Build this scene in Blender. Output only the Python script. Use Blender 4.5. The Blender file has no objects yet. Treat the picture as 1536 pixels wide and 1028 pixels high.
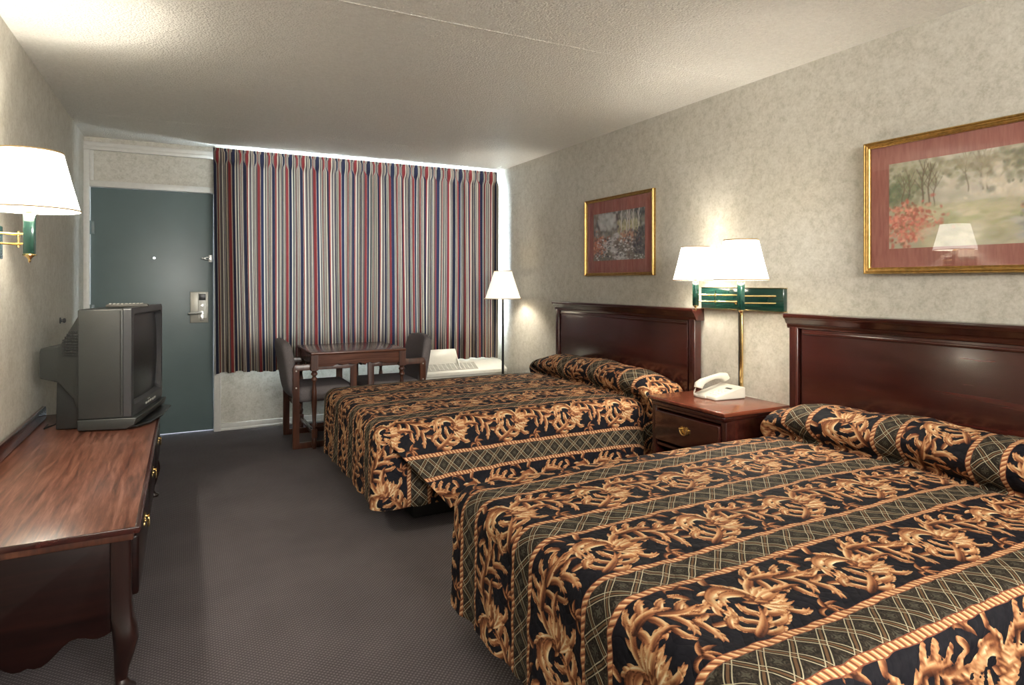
import bpy, bmesh, math, random
import numpy as np
from mathutils import Vector, Matrix
D = bpy.data
scene = bpy.context.scene
COL = scene.collection
PI = math.pi

# ---------------------------------------------------------------- camera
cam_data = D.cameras.new('camera'); cam = D.objects.new('camera', cam_data); COL.objects.link(cam)
cam.location = (0, 0, 1.285)
cam.rotation_euler = (PI/2, 0, -math.radians(27.26))
cam_data.sensor_width = 36; cam_data.lens = 36*953/1536; cam_data.shift_y = -91/1536
cam_data.clip_start = 0.05
scene.camera = cam
# ---------------------------------------------------------------- daylight outside and exposure
world = D.worlds.new('world'); scene.world = world; world.use_nodes = True
bg = world.node_tree.nodes['Background']; bg.inputs[0].default_value = (.72, .86, 1, 1); bg.inputs[1].default_value = 6.0
scene.view_settings.view_transform = 'Standard'; scene.view_settings.look = 'None'
scene.view_settings.exposure = 1.08; scene.view_settings.gamma = 1
try: scene.view_settings.use_curve_mapping = False
except Exception: pass
def area_light(name, loc, rot, sx, sy, power, color):
    l = D.lights.new(name, 'AREA'); l.shape = 'RECTANGLE'; l.size = sx; l.size_y = sy; l.energy = power; l.color = color
    o = D.objects.new(name, l); o.location = loc; o.rotation_euler = rot; COL.objects.link(o); return o
# daylight coming in through the window behind the curtain
area_light('window_daylight', (1.6, 6.55, 1.6), (-PI/2, 0, 0), 2.5, 1.7, 460, (.78, .88, 1))
# added fill light behind the camera, brightens the room (its bar is built below)
area_light('added_fill_light', (1.2, -2.02, 2.08), (math.radians(118), 0, 0), 2.4, .28, 128, (1, .965, .91))
LAMP_W, LAMP_C, SHADE_E = 15.0, (1, .93, .82), 3.5

# ---------------------------------------------------------------- helpers
def lin(r, g, b):
    f = lambda c: (c/255)/12.92 if c/255 <= .04045 else (((c/255)+.055)/1.055)**2.4
    return (f(r), f(g), f(b), 1)
class MB:
    """collects shapes of ONE mesh"""
    def __init__(s): s.v = []; s.f = []
    def add(s, vs, fs):
        o = len(s.v); s.v += [tuple(p) for p in vs]; s.f += [tuple(i+o for i in f) for f in fs]; return s
    def box(s, x0, x1, y0, y1, z0, z1):
        vs = [(x, y, z) for x in (x0, x1) for y in (y0, y1) for z in (z0, z1)]
        return s.add(vs, [(0, 1, 3, 2), (4, 6, 7, 5), (0, 4, 5, 1), (2, 3, 7, 6), (0, 2, 6, 4), (1, 5, 7, 3)])
    def prism(s, poly, a0, a1, axis='y'):
        """polygon in the plane across the axis, extruded from a0 to a1; axis x: (y,z), y: (x,z), z: (x,y)"""
        n = len(poly)
        def P(p, a): return {'x': (a, p[0], p[1]), 'y': (p[0], a, p[1]), 'z': (p[0], p[1], a)}[axis]
        vs = [P(p, a0) for p in poly]+[P(p, a1) for p in poly]
        fs = [tuple(range(n)), tuple(range(2*n-1, n-1, -1))]+[(i, i+n, (i+1) % n+n, (i+1) % n) for i in range(n)]
        return s.add(vs, fs)
    def loft(s, rings, caps=True, closed=True):
        n = len(rings[0]); vs = [p for r in rings for p in r]; fs = []
        for k in range(len(rings)-1):
            for i in range(n if closed else n-1):
                j = (i+1) % n; fs.append((k*n+i, k*n+j, (k+1)*n+j, (k+1)*n+i))
        if caps: fs += [tuple(range(n-1, -1, -1)), tuple(range((len(rings)-1)*n, len(rings)*n))]
        return s.add(vs, fs)
    def lathe(s, prof, c=(0, 0, 0), n=24, axis='z', caps=True):
        rings = []
        for r, h in prof:
            ring = []
            for i in range(n):
                a = 2*PI*i/n; p = (r*math.cos(a), r*math.sin(a), h)
                if axis == 'x': p = (p[2], p[0], p[1])
                if axis == 'y': p = (p[0], p[2], p[1])
                ring.append((p[0]+c[0], p[1]+c[1], p[2]+c[2]))
            rings.append(ring)
        return s.loft(rings, caps)
    def tube(s, pts, rad, n=10, caps=True, sq=None):
        P = [Vector(p) for p in pts]; R = rad if hasattr(rad, '__len__') else [rad]*len(P)
        T = [(P[min(i+1, len(P)-1)]-P[max(i-1, 0)]).normalized() for i in range(len(P))]
        up = Vector((0, 0, 1)) if abs(T[0].z) < .9 else Vector((1, 0, 0))
        nrm = (up-T[0]*up.dot(T[0])).normalized(); rings = []
        for i, p in enumerate(P):
            nrm = (nrm-T[i]*nrm.dot(T[i])).normalized(); b = T[i].cross(nrm)
            ring = []
            for k in range(n):
                a = 2*PI*(k+.5)/n; ca, sa = math.cos(a), math.sin(a)
                m = 1 if not sq else 1/(abs(ca)**sq+abs(sa)**sq)**(1/sq)
                ring.append(p+(nrm*ca+b*sa)*R[i]*m)
            rings.append(ring)
        return s.loft(rings, caps)
    def build(s, name, mat, parent=None, smooth=False, bevel=0, seg=2, sub=0, angle=35):
        me = D.meshes.new(name); me.from_pydata([tuple(p) for p in s.v], [], s.f); me.validate()
        bm = bmesh.new(); bm.from_mesh(me); bmesh.ops.recalc_face_normals(bm, faces=bm.faces); bm.to_mesh(me); bm.free()
        me.materials.append(mat)
        o = D.objects.new(name, me); COL.objects.link(o)
        if parent: o.parent = parent
        if bevel:
            m = o.modifiers.new('bevel', 'BEVEL'); m.width = bevel; m.segments = seg; m.limit_method = 'ANGLE'; m.angle_limit = math.radians(40)
            smooth = True
        if sub:
            m = o.modifiers.new('sub', 'SUBSURF'); m.levels = sub; m.render_levels = sub; smooth = True; angle = 180
        if smooth:
            for p in me.polygons: p.use_smooth = True
            if angle < 180 and not bevel:
                try: me.set_sharp_from_angle(angle=math.radians(angle))
                except Exception: pass
        return o
def empty(name, loc=(0, 0, 0), rz=0):
    o = D.objects.new(name, None); COL.objects.link(o); o.location = loc; o.rotation_euler = (0, 0, rz); o.empty_display_size = .1; return o
def tag(o, label, cat, group=None, kind=None):
    o['label'] = label; o['category'] = cat
    if group: o['group'] = group
    if kind: o['kind'] = kind
    return o
def struct(o, label=None):
    o['kind'] = 'structure'
    if label: o['label'] = label
    return o
def copy_thing(o, parent=None):
    c = o.copy(); COL.objects.link(c)
    if parent: c.parent = parent
    for ch in list(o.children): copy_thing(ch, c)
    return c
def rrect(w, h, r, n=5):
    """rounded rectangle outline centred on 0"""
    out = []
    for cx, cy, a0 in ((w/2-r, h/2-r, 0), (-w/2+r, h/2-r, 90), (-w/2+r, -h/2+r, 180), (w/2-r, -h/2+r, 270)):
        for i in range(n+1):
            a = math.radians(a0+90*i/n); out.append((cx+r*math.cos(a), cy+r*math.sin(a)))
    return out

# ---------------------------------------------------------------- materials
class NT:
    """small node-graph writer"""
    def __init__(s, name, rough=.5, metal=0.0, spec=.5, color=None):
        s.m = D.materials.new(name); s.m.use_nodes = True; s.t = s.m.node_tree; s.n = s.t.nodes
        s.b = s.n['Principled BSDF']; s.out = s.n['Material Output']
        s.b.inputs['Roughness'].default_value = rough; s.b.inputs['Metallic'].default_value = metal
        s.b.inputs['Specular IOR Level'].default_value = spec
        if color: s.b.inputs['Base Color'].default_value = color
    def node(s, t, **kw):
        n = s.n.new(t)
        for k, v in kw.items(): setattr(n, k, v)
        return n
    def link(s, a, b): s.t.links.new(a, b)
    def setin(s, sock, v):
        if isinstance(v, bpy.types.NodeSocket): s.link(v, sock)
        elif v is not None: sock.default_value = v
    def math(s, op, a, b=None, c=None, clamp=False):
        n = s.node('ShaderNodeMath', operation=op, use_clamp=clamp)
        for i, v in enumerate((a, b, c)):
            if v is not None: s.setin(n.inputs[i], v)
        return n.outputs[0]
    def coord(s, scale=(1, 1, 1), kind='Object', rot=(0, 0, 0), loc=(0, 0, 0)):
        tc = s.node('ShaderNodeTexCoord'); mp = s.node('ShaderNodeMapping')
        s.link(tc.outputs[kind], mp.inputs[0]); mp.inputs['Scale'].default_value = scale; mp.inputs['Rotation'].default_value = rot; mp.inputs['Location'].default_value = loc
        return mp.outputs[0]
    def noise(s, vec, scale=5, detail=4, rough=.55, dist=0):
        n = s.node('ShaderNodeTexNoise'); s.link(vec, n.inputs['Vector'])
        n.inputs['Scale'].default_value = scale; n.inputs['Detail'].default_value = detail; n.inputs['Roughness'].default_value = rough; n.inputs['Distortion'].default_value = dist
        return n.outputs[0]
    def wave(s, vec, scale, dist=0, detail=2, dscale=1, direction='X', profile='SIN'):
        n = s.node('ShaderNodeTexWave', bands_direction=direction, wave_profile=profile); s.link(vec, n.inputs['Vector'])
        n.inputs['Scale'].default_value = scale; n.inputs['Distortion'].default_value = dist; n.inputs['Detail'].default_value = detail; n.inputs['Detail Scale'].default_value = dscale
        return n.outputs[1]
    def ramp(s, fac, stops, interp='LINEAR'):
        n = s.node('ShaderNodeValToRGB'); cr = n.color_ramp; cr.interpolation = interp
        while len(cr.elements) < len(stops): cr.elements.new(.5)
        for e, (p, c) in zip(cr.elements, stops): e.position = p
        for e, (p, c) in zip(cr.elements, stops): e.position = p; e.color = c if len(c) == 4 else (*c, 1)
        s.setin(n.inputs[0], fac); return n.outputs[0]
    def mix(s, fac, a, b, blend='MIX'):
        n = s.node('ShaderNodeMix', data_type='RGBA', blend_type=blend)
        s.setin(n.inputs[0], fac); s.setin(n.inputs[6], a); s.setin(n.inputs[7], b); return n.outputs[2]
    def color(s, v): s.setin(s.b.inputs['Base Color'], v)
    def bump(s, h, strength=.3, dist=.01):
        n = s.node('ShaderNodeBump'); n.inputs['Strength'].default_value = strength; n.inputs['Distance'].default_value = dist
        s.link(h, n.inputs['Height']); s.link(n.outputs[0], s.b.inputs['Normal'])
    def attr(s, name, out='Fac'):
        n = s.node('ShaderNodeAttribute'); n.attribute_name = name; return n.outputs[out]
def C4(r, g, b): return (r, g, b, 1)

def plain(name, color, rough=.5, metal=0, spec=.5, var=.08, nscale=30, bump=0, coat=0):
    m = NT(name, rough, metal, spec); c = m.coord()
    n = m.noise(c, nscale, 4)
    a = tuple(x*(1-var) for x in color[:3])+(1,); b = tuple(min(1, x*(1+var)) for x in color[:3])+(1,)
    m.color(m.ramp(n, [(.3, a), (.7, b)]))
    if bump: m.bump(n, bump, .003)
    if coat: m.b.inputs['Coat Weight'].default_value = coat; m.b.inputs['Coat Roughness'].default_value = .12
    return m.m
def wood(name, dark, mid, light, axis='y', rough=.3, coat=.25, scale=1.0):
    m = NT(name, rough, 0, .5)
    st = {'x': (.9, 14, 14), 'y': (14, .9, 14), 'z': (14, 14, .9)}[axis]
    c = m.coord(tuple(k*scale for k in st))
    n = m.noise(c, 1.6, 6, .6, .6); n2 = m.noise(c, 9, 3, .6)
    f = m.math('ADD', m.math('MULTIPLY', n, .75), m.math('MULTIPLY', n2, .25))
    m.color(m.ramp(f, [(.34, dark), (.5, mid), (.66, light)]))
    m.bump(n2, .06, .002)
    m.b.inputs['Coat Weight'].default_value = coat; m.b.inputs['Coat Roughness'].default_value = .15
    return m.m
def glass_mat(name, tint=(1, 1, 1, 1), ior=1.5):
    m = NT(name)
    tr = m.node('ShaderNodeBsdfTransparent'); tr.inputs[0].default_value = tint
    gl = m.node('ShaderNodeBsdfGlossy'); gl.inputs['Roughness'].default_value = .0
    fr = m.node('ShaderNodeFresnel'); fr.inputs[0].default_value = ior; ge = m.node('ShaderNodeNewGeometry')
    fac = m.math('MULTIPLY', fr.outputs[0], m.math('SUBTRACT', 1.0, ge.outputs['Backfacing']))
    mx = m.node('ShaderNodeMixShader'); m.link(fac, mx.inputs[0]); m.link(tr.outputs[0], mx.inputs[1]); m.link(gl.outputs[0], mx.inputs[2])
    m.link(mx.outputs[0], m.out.inputs[0]); return m.m
def wallpaper():
    m = NT('wallpaper', .55, 0, .35)
    c = m.coord()
    n1 = m.noise(c, 22, 5, .7, .3); n2 = m.noise(c, 80, 3, .6); n3 = m.noise(c, 5, 3)
    f = m.math('ADD', m.math('ADD', m.math('MULTIPLY', n1, .5), m.math('MULTIPLY', n2, .35)), m.math('MULTIPLY', n3, .15))
    m.color(m.ramp(f, [(.38, C4(.385, .360, .300)), (.5, C4(.478, .455, .392)), (.62, C4(.550, .532, .470))]))
    m.bump(n2, .05, .002); return m.m
def popcorn():
    m = NT('textured_ceiling_paint', .5, 0, .5)
    c = m.coord()
    v = m.node('ShaderNodeTexVoronoi'); m.link(c, v.inputs['Vector']); v.inputs['Scale'].default_value = 95
    n = m.noise(c, 60, 4, .7)
    h = m.math('SUBTRACT', n, v.outputs[0])
    m.color(m.ramp(n, [(.35, C4(.69, .67, .61)), (.65, C4(.79, .77, .71))]))
    m.bump(h, .85, .006); return m.m
def carpet():
    m = NT('carpet', .95, 0, .1)
    c = m.coord()
    w1 = m.wave(m.coord(rot=(0, 0, .785)), 26, .6, 1); w2 = m.wave(m.coord(rot=(0, 0, -.785)), 26, .6, 1)
    h = m.math('MULTIPLY', w1, w2); n = m.noise(c, 3, 4); n2 = m.noise(c, 260, 2)
    f = m.math('ADD', m.math('MULTIPLY', h, .55), m.math('ADD', m.math('MULTIPLY', n2, .3), m.math('MULTIPLY', n, .25)))
    m.color(m.ramp(f, [(.15, C4(.055, .047, .049)), (.5, C4(.130, .114, .117)), (.9, C4(.21, .188, .190))]))
    m.bump(f, .8, .004); return m.m

M = {}
M['wallpaper'] = wallpaper(); M['ceiling'] = popcorn(); M['carpet'] = carpet()
M['trim'] = plain('cream_trim_paint', C4(.55, .54, .50), .4, var=.05)
M['door'] = plain('grey_green_door_paint', C4(.105, .145, .145), .38, var=.04, nscale=6)
M['mahog'] = wood('mahogany', C4(.020, .004, .003), C4(.035, .0068, .0045), C4(.058, .0115, .0075), 'y', .22, .5)
M['mahog_z'] = wood('mahogany_upright', C4(.022, .004, .003), C4(.038, .0075, .005), C4(.062, .0125, .008), 'z', .25, .4)
M['mahog_x'] = wood('mahogany_across', C4(.022, .004, .003), C4(.038, .0075, .005), C4(.062, .0125, .008), 'x', .25, .4)
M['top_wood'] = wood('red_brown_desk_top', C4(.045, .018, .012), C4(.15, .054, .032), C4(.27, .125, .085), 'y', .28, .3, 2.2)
M['shaded_x'] = wood('shaded_desk_mahogany', C4(.005, .0016, .0014), C4(.010, .0028, .0022), C4(.018, .005, .0035), 'x', .38, .08)  # darker copy of the mahogany, the desk body's shade put into the colour
M['shaded_x'].node_tree.nodes['Principled BSDF'].inputs['Specular IOR Level'].default_value = .22
M['shaded_z'] = wood('shaded_desk_mahogany_upright', C4(.006, .002, .0015), C4(.013, .0038, .0028), C4(.025, .007, .005), 'z', .32, .15)  # upright-grain copy, darkened for the same shade
M['night_top'] = wood('nightstand_top_wood', C4(.10, .024, .012), C4(.17, .042, .020), C4(.23, .065, .032), 'x', .25, .4)
M['walnut'] = wood('walnut_brown', C4(.030, .010, .006), C4(.070, .023, .012), C4(.12, .043, .022), 'z', .35, .2)
M['walnut_x'] = wood('walnut_brown_top', C4(.035, .012, .007), C4(.085, .028, .015), C4(.14, .05, .027), 'x', .25, .3)
M['brass'] = plain('polished_brass', C4(.75, .55, .25), .22, 1, var=.05)
M['gold'] = plain('gold_leaf_frame', C4(.42, .26, .08), .36, .85, var=.25, nscale=60, bump=.2)
M['green'] = plain('dark_green_enamel', C4(.006, .032, .024), .12, 0, .6, var=.1, coat=.6)
M['chrome'] = plain('brushed_steel', C4(.62, .62, .60), .3, .9, var=.05)
M['steel_plate'] = plain('lock_plate_steel', C4(.42, .41, .36), .4, .6, var=.08)
M['black_plastic'] = plain('black_plastic', C4(.012, .012, .012), .35, var=.1)
M['tv'] = plain('charcoal_television_plastic', C4(.026, .028, .026), .38, var=.12, nscale=200, bump=.05)
M['tv_dark'] = plain('dark_television_plastic', C4(.016, .017, .016), .35, var=.1)
M['tv_bezel'] = plain('grey_television_bezel', C4(.042, .043, .046), .34, var=.06)
M['remote'] = plain('grey_remote_plastic', C4(.07, .066, .055), .4)
M['buttons'] = plain('pale_button_rubber', C4(.45, .44, .40), .5)
M['white_plastic'] = plain('ivory_plastic', C4(.66, .65, .58), .35, var=.03)
M['grille_dark'] = plain('grille_shadow_plastic', C4(.10, .085, .065), .6)
M['phone'] = plain('ivory_telephone_plastic', C4(.60, .575, .50), .3, var=.02)
M['grey_fabric'] = plain('grey_woven_upholstery', C4(.155, .137, .138), .9, 0, .15, var=.3, nscale=300, bump=.4)
M['black_base'] = plain('black_bed_base', C4(.008, .008, .008), .6)
M['ticking'] = plain('white_mattress_ticking', C4(.6, .58, .54), .8)
M['rose_mat'] = None
M['glass'] = glass_mat('picture_glass', (1, 1, 1, 1), 1.75)
M['pane'] = glass_mat('window_glass', (.95, .97, .97, 1), 1.45)
def screen_mat():
    m = NT('dark_tube_glass', .3, 0, .25, C4(.020, .020, .021))
    return m.m
M['screen'] = screen_mat()
def matboard():
    m = NT('rose_mat_board', .75, 0, .2); c = m.coord((1, 1, .12))
    n = m.noise(c, 90, 3); m.color(m.ramp(n, [(.35, C4(.27, .100, .080)), (.65, C4(.34, .140, .112))])); return m.m
M['rose_mat'] = matboard()
def vcol(name, rough=.6):
    m = NT(name, rough, 0, .2); m.color(m.attr('paint', 'Color')); return m.m
M['print'] = vcol('printed_landscape_paper')
def shade_mat(name, col, strength):
    m = NT(name, .8, 0, .1, C4(.8, .75, .62))
    c = m.coord()
    # pleats: fine upright folds around the shade
    n = m.noise(m.coord((1, 1, .05)), 90, 2)
    e = m.ramp(n, [(.3, tuple(x*.86 for x in col)+(1,)), (.7, tuple(col)+(1,))])
    m.link(e, m.b.inputs['Emission Color']); m.b.inputs['Emission Strength'].default_value = strength
    return m.m
M['shade'] = shade_mat('glowing_pleated_shade', (1, .95, .85), SHADE_E)
M['shade_soft'] = shade_mat('glowing_floor_lamp_shade', (1, .92, .78), .48)
M['shade_rim'] = plain('gold_shade_trim', C4(.45, .30, .12), .6)
def curtain_mat():
    m = NT('striped_curtain_fabric', .85, 0, .15)
    sx = m.node('ShaderNodeSeparateXYZ'); m.link(m.attr('cloth', 'Vector'), sx.inputs[0]); u, z = sx.outputs[0], sx.outputs[1]
    f = m.math('FRACT', m.math('DIVIDE', u, .163))
    navy, red, cream, grey, teal, tan = C4(.012, .015, .034), C4(.150, .020, .020), C4(.36, .31, .23), C4(.070, .056, .054), C4(.026, .032, .030), C4(.14, .080, .055)
    seq = [(navy, 21), (cream, 4), (grey, 3), (teal, 4), (cream, 4), (tan, 3), (grey, 7), (red, 19), (cream, 5), (grey, 7), (teal, 2), (cream, 4), (grey, 5), (tan, 3), (cream, 4), (grey, 5)]
    tot = sum(w for _, w in seq); pos = 0; stops = []
    for c_, w in seq: stops.append((pos/tot, c_)); pos += w
    base = m.ramp(f, stops, 'CONSTANT')
    dash = m.math('GREATER_THAN', m.math('FRACT', m.math('MULTIPLY', z, 95)), .6)
    base = m.mix(m.math('MULTIPLY', dash, .14), base, C4(.16, .13, .12))
    ge = m.node('ShaderNodeNewGeometry')          # white lining sewn behind the striped face
    base = m.mix(ge.outputs['Backfacing'], base, C4(.72, .72, .70))
    m.color(base)
    n = m.noise(m.coord(), 500, 2); m.bump(n, .15, .001)
    t = m.node('ShaderNodeBsdfTranslucent'); m.link(base, t.inputs[0])
    mx = m.node('ShaderNodeMixShader'); mx.inputs[0].default_value = .05
    m.link(m.b.outputs[0], mx.inputs[1]); m.link(t.outputs[0], mx.inputs[2]); m.link(mx.outputs[0], m.out.inputs[0])
    return m.m
M['curtain'] = curtain_mat()
PERIOD = .376
def spread_mat(name, voff):
    m = NT(name, .7, 0, .16)
    sx = m.node('ShaderNodeSeparateXYZ'); m.link(m.attr('cloth', 'Vector'), sx.inputs[0]); u, v = sx.outputs[0], sx.outputs[1]
    wob = m.noise(m.attr('cloth', 'Vector'), 16, 1)
    vv = m.math('ADD', v, m.math('MULTIPLY', m.math('SUBTRACT', wob, .5), .010))
    q = m.math('SUBTRACT', m.math('MULTIPLY', m.math('FRACT', m.math('DIVIDE', m.math('ADD', m.math('SUBTRACT', vv, voff), PERIOD/2+50*PERIOD), PERIOD)), PERIOD), PERIOD/2)
    av = m.math('ABSOLUTE', q)
    # leaves on black ground
    tone = m.attr('tone'); sd = m.attr('leaf')
    leafc = m.ramp(tone, [(0, C4(.035, .011, .007)), (.22, C4(.20, .070, .030)), (.47, C4(.45, .215, .095)), (.70, C4(.58, .385, .20)), (1, C4(.78, .71, .49))])
    lm = m.math('LESS_THAN', sd, 0.0004)
    gn = m.noise(m.attr('cloth', 'Vector'), 60, 3)
    ground = m.ramp(gn, [(.3, C4(.0050, .0050, .0085)), (.7, C4(.011, .010, .014))])
    col = m.mix(lm, ground, leafc)
    # lattice band
    k = 1/.088
    a = m.math('ABSOLUTE', m.math('SUBTRACT', m.math('FRACT', m.math('ADD', m.math('MULTIPLY', m.math('ADD', u, q), k), 100.0)), .5))
    b = m.math('ABSOLUTE', m.math('SUBTRACT', m.math('FRACT', m.math('ADD', m.math('MULTIPLY', m.math('SUBTRACT', u, q), k), 100.0)), .5))
    def band(x, lo, hi): return m.math('MULTIPLY', m.math('GREATER_THAN', x, lo), m.math('LESS_THAN', x, hi))
    lines = m.math('MAXIMUM', band(a, .098, .135), band(b, .098, .135))
    brown = m.math('MAXIMUM', m.math('LESS_THAN', a, .045), m.math('LESS_THAN', b, .045))
    green = m.math('MAXIMUM', m.math('LESS_THAN', a, .098), m.math('LESS_THAN', b, .098))
    # small fleuron inside each diamond
    ia = m.math('SUBTRACT', .5, a); ib = m.math('SUBTRACT', .5, b)
    rr = m.math('ADD', m.math('MULTIPLY', ia, ia), m.math('MULTIPLY', ib, ib))
    ml = m.math('MULTIPLY', m.math('LESS_THAN', rr, .045), m.math('GREATER_THAN', m.math('SINE', m.math('MULTIPLY', m.math('ADD', m.math('ABSOLUTE', m.math('SUBTRACT', ia, ib)), m.math('MULTIPLY', rr, 2)), 34)), .2))
    spk = m.ramp(m.noise(m.attr('cloth', 'Vector'), 170, 2), [(.4, C4(.012, .0095, .0075)), (.66, C4(.044, .033, .023))])
    lat = m.mix(ml, spk, C4(.065, .058, .042))
    lat = m.mix(green, lat, C4(.016, .011, .007))
    lat = m.mix(brown, lat, C4(.11, .060, .030))
    lat = m.mix(m.math('MULTIPLY', lines, .92), lat, C4(.40, .36, .25))
    inl = m.math('LESS_THAN', av, .0465)
    col = m.mix(inl, col, lat)
    # twisted cord beside it
    dr = m.math('SUBTRACT', av, .0545); adr = m.math('ABSOLUTE', dr)
    tw = m.math('FRACT', m.math('ADD', m.math('ADD', m.math('MULTIPLY', u, 52), m.math('MULTIPLY', q, 40)), 100.0))
    rope = m.ramp(tw, [(0, C4(.10, .028, .014)), (.22, C4(.42, .17, .075)), (.5, C4(.58, .34, .165)), (.62, C4(.74, .56, .33)), (.8, C4(.40, .155, .065)), (1, C4(.10, .028, .014))])
    rope = m.mix(m.math('GREATER_THAN', adr, .0078), rope, C4(.20, .065, .035))
    col = m.mix(m.math('LESS_THAN', adr, .0100), col, rope)
    m.color(col)
    # quilting
    c1 = m.noise(m.attr('cloth', 'Vector'), 26, 2, .5); c2 = m.noise(m.attr('cloth', 'Vector'), 900, 1)
    st = m.math('SINE', m.math('MULTIPLY', m.math('ADD', u, m.math('MULTIPLY', m.math('SINE', m.math('MULTIPLY', v, 70)), .012)), 110))
    st = m.math('POWER', m.math('ABSOLUTE', st), .35)
    h = m.math('ADD', m.math('ADD', c1, m.math('MULTIPLY', c2, .05)), m.math('MULTIPLY', st, .22))
    m.bump(h, .85, .008)
    return m.m
# ---------------------------------------------------------------- the room
XL, XR, YB, YF, ZC = -.71, 2.92, -2.1, 6.03, 2.44
struct(MB().box(XL-.1, XR+.1, YB-.1, YF+1.2, -.1, 0).build('floor', M['carpet']))
struct(MB().box(XL-.1, XR+.1, YB-.1, YF+.14, ZC, ZC+.1).build('ceiling', M['ceiling']))
struct(MB().box(XL-.1, XL, YB-.1, YF+.14, 0, ZC).build('wall_left', M['wallpaper']))
struct(MB().box(XR, XR+.1, YB-.1, YF+.14, 0, ZC).build('wall_right', M['wallpaper']))
struct(MB().box(XL, XR, YB-.1, YB, 0, ZC).build('wall_back', M['wallpaper']))
# far wall with the door opening and the window opening
DX0, DX1, DZ = -.672, .222, 2.045
WX0, WX1, WZ0, WZ1 = .42, 2.86, .78, 2.385
w = MB(); T = .12
w.box(XL, DX0-.04, YF, YF+T, 0, ZC); w.box(DX1+.05, WX0, YF, YF+T, 0, ZC)
w.box(DX0-.04, DX1+.05, YF, YF+T, DZ+.05, ZC)
w.box(WX0, WX1, YF, YF+T, 0, WZ0); w.box(WX0, WX1, YF, YF+T, WZ1, ZC); w.box(WX1, XR, YF, YF+T, 0, ZC)
struct(w.build('wall_far', M['wallpaper']))
# popcorn ceiling seams (taped board joints)
for k, y in enumerate((2.64, 5.2)):
    s_ = MB(); rs = random.Random(k); n = 60
    pts = [(XL+.01+(XR-XL-.02)*i/n, y+rs.uniform(-.0015, .0015), ZC+.0005) for i in range(n+1)]
    s_.tube(pts, .002, 6)
    struct(s_.build('trim_%d' % (k+1), M['ceiling']))
# door casing
c = MB(); c.box(DX0-.04, DX0, YF-.02, YF+.1, 0, 2.40); c.box(DX1+.0, DX1+.055, YF-.03, YF+.1, 0, 2.40)
c.box(DX0, DX1, YF-.012, YF+.1, DZ, DZ+.05)
struct(c.build('trim_3', M['trim'], bevel=.004))
c = MB(); c.box(DX0-.04, DX1+.14, YF-.03, YF, 2.335, 2.365); c.box(DX0-.04, DX1+.14, YF-.022, YF, 2.365, 2.40)
c.box(DX0, DX0+.028, YF-.014, YF, DZ+.05, 2.335)
struct(c.build('trim_4', M['trim'], bevel=.003))
c = MB(); c.box(DX1+.055, XR, YF-.016, YF, 0, .062); c.box(DX1+.055, XR, YF-.022, YF, 0, .02)
struct(c.build('baseboard_far', M['trim'], bevel=.003))
c = MB(); c.box(XR-.012, XR, YB, YF-.02, 0, .07); struct(c.build('baseboard_right', M['trim'], bevel=.003))
c = MB(); c.box(XL, XL+.012, YB, YF-.02, 0, .07); struct(c.build('baseboard_left', M['trim'], bevel=.003))
# door leaf: hangs in its opening with daylight gaps below and at the latch side
door = MB().box(DX0+.003, DX1-.0015, YF+.03, YF+.072, .013, DZ-.002).build('door_1', M['door'], bevel=.002)
struct(door)
# peephole: a short brass sleeve with a lens given its own glow for the daylight outside
PX, PZ = -.225, 1.483
ring = MB().lathe([(.0065, .0), (.0065, .004), (.0125, .005), (.014, .002), (.014, 0)], (0, 0, 0), 20, 'y', caps=False)
r_ = ring.build('peephole', M['chrome'], door, smooth=True); r_.location = (PX, YF+.024, PZ); r_.scale = (.8, 1, .8)
lens_m = NT('peephole_lens_daylight_glow', .1); lens_m.b.inputs['Emission Color'].default_value = (.85, .93, 1, 1); lens_m.b.inputs['Emission Strength'].default_value = 5
ln = MB().lathe([(.0001, .0), (.006, .001), (.0085, .003), (.009, .006)], (0, 0, 0), 16, 'y').build('lens', lens_m.m, r_, smooth=True); ln.location = (0, -.001, 0)
# hinges
for z in (1.72, .35, 1.05):
    h = MB(); h.box(DX0-.008, DX0+.03, YF+.018, YF+.031, z-.05, z+.05); h.lathe([(.007, -.055), (.007, .055)], (DX0+.001, YF+.016, z), 12)
    h.build('hinge', M['door'], door, bevel=.002)
# lock plate, keycard box, lever
lk = MB().box(.040, .182, YF+.022, YF+.031, .935, 1.20).build('lock_plate', M['steel_plate'], door, bevel=.006)
bx_ = MB().box(.102, .168, YF+.002, YF+.022, .975, 1.192).build('card_reader', M['white_plastic'], door, bevel=.004)
MB().box(.108, .160, YF-.002, YF+.003, 1.128, 1.182).build('reader_window', M['black_plastic'], bx_, bevel=.002)
MB().lathe([(.011, 0), (.012, .004), (.008, .008)], (.134, YF-.006, 1.085), 16, 'y').build('thumb_turn', M['chrome'], bx_, smooth=True)
lv = MB(); lv.lathe([(.016, 0), (.016, .03), (.012, .036)], (.128, YF-.030, 1.022), 18, 'y'); lv.tube([(.128, YF-.036, 1.022), (.10, YF-.042, 1.022), (.06, YF-.042, 1.020), (.026, YF-.040, 1.018)], [.011, .010, .009, .008], 10)
lv.build('door_handle', M['chrome'], door, smooth=True)
MB().box(.118, .146, YF-.006, YF+.002, .955, 1.005).build('strike_tab', M['chrome'], door, bevel=.003)
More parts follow.
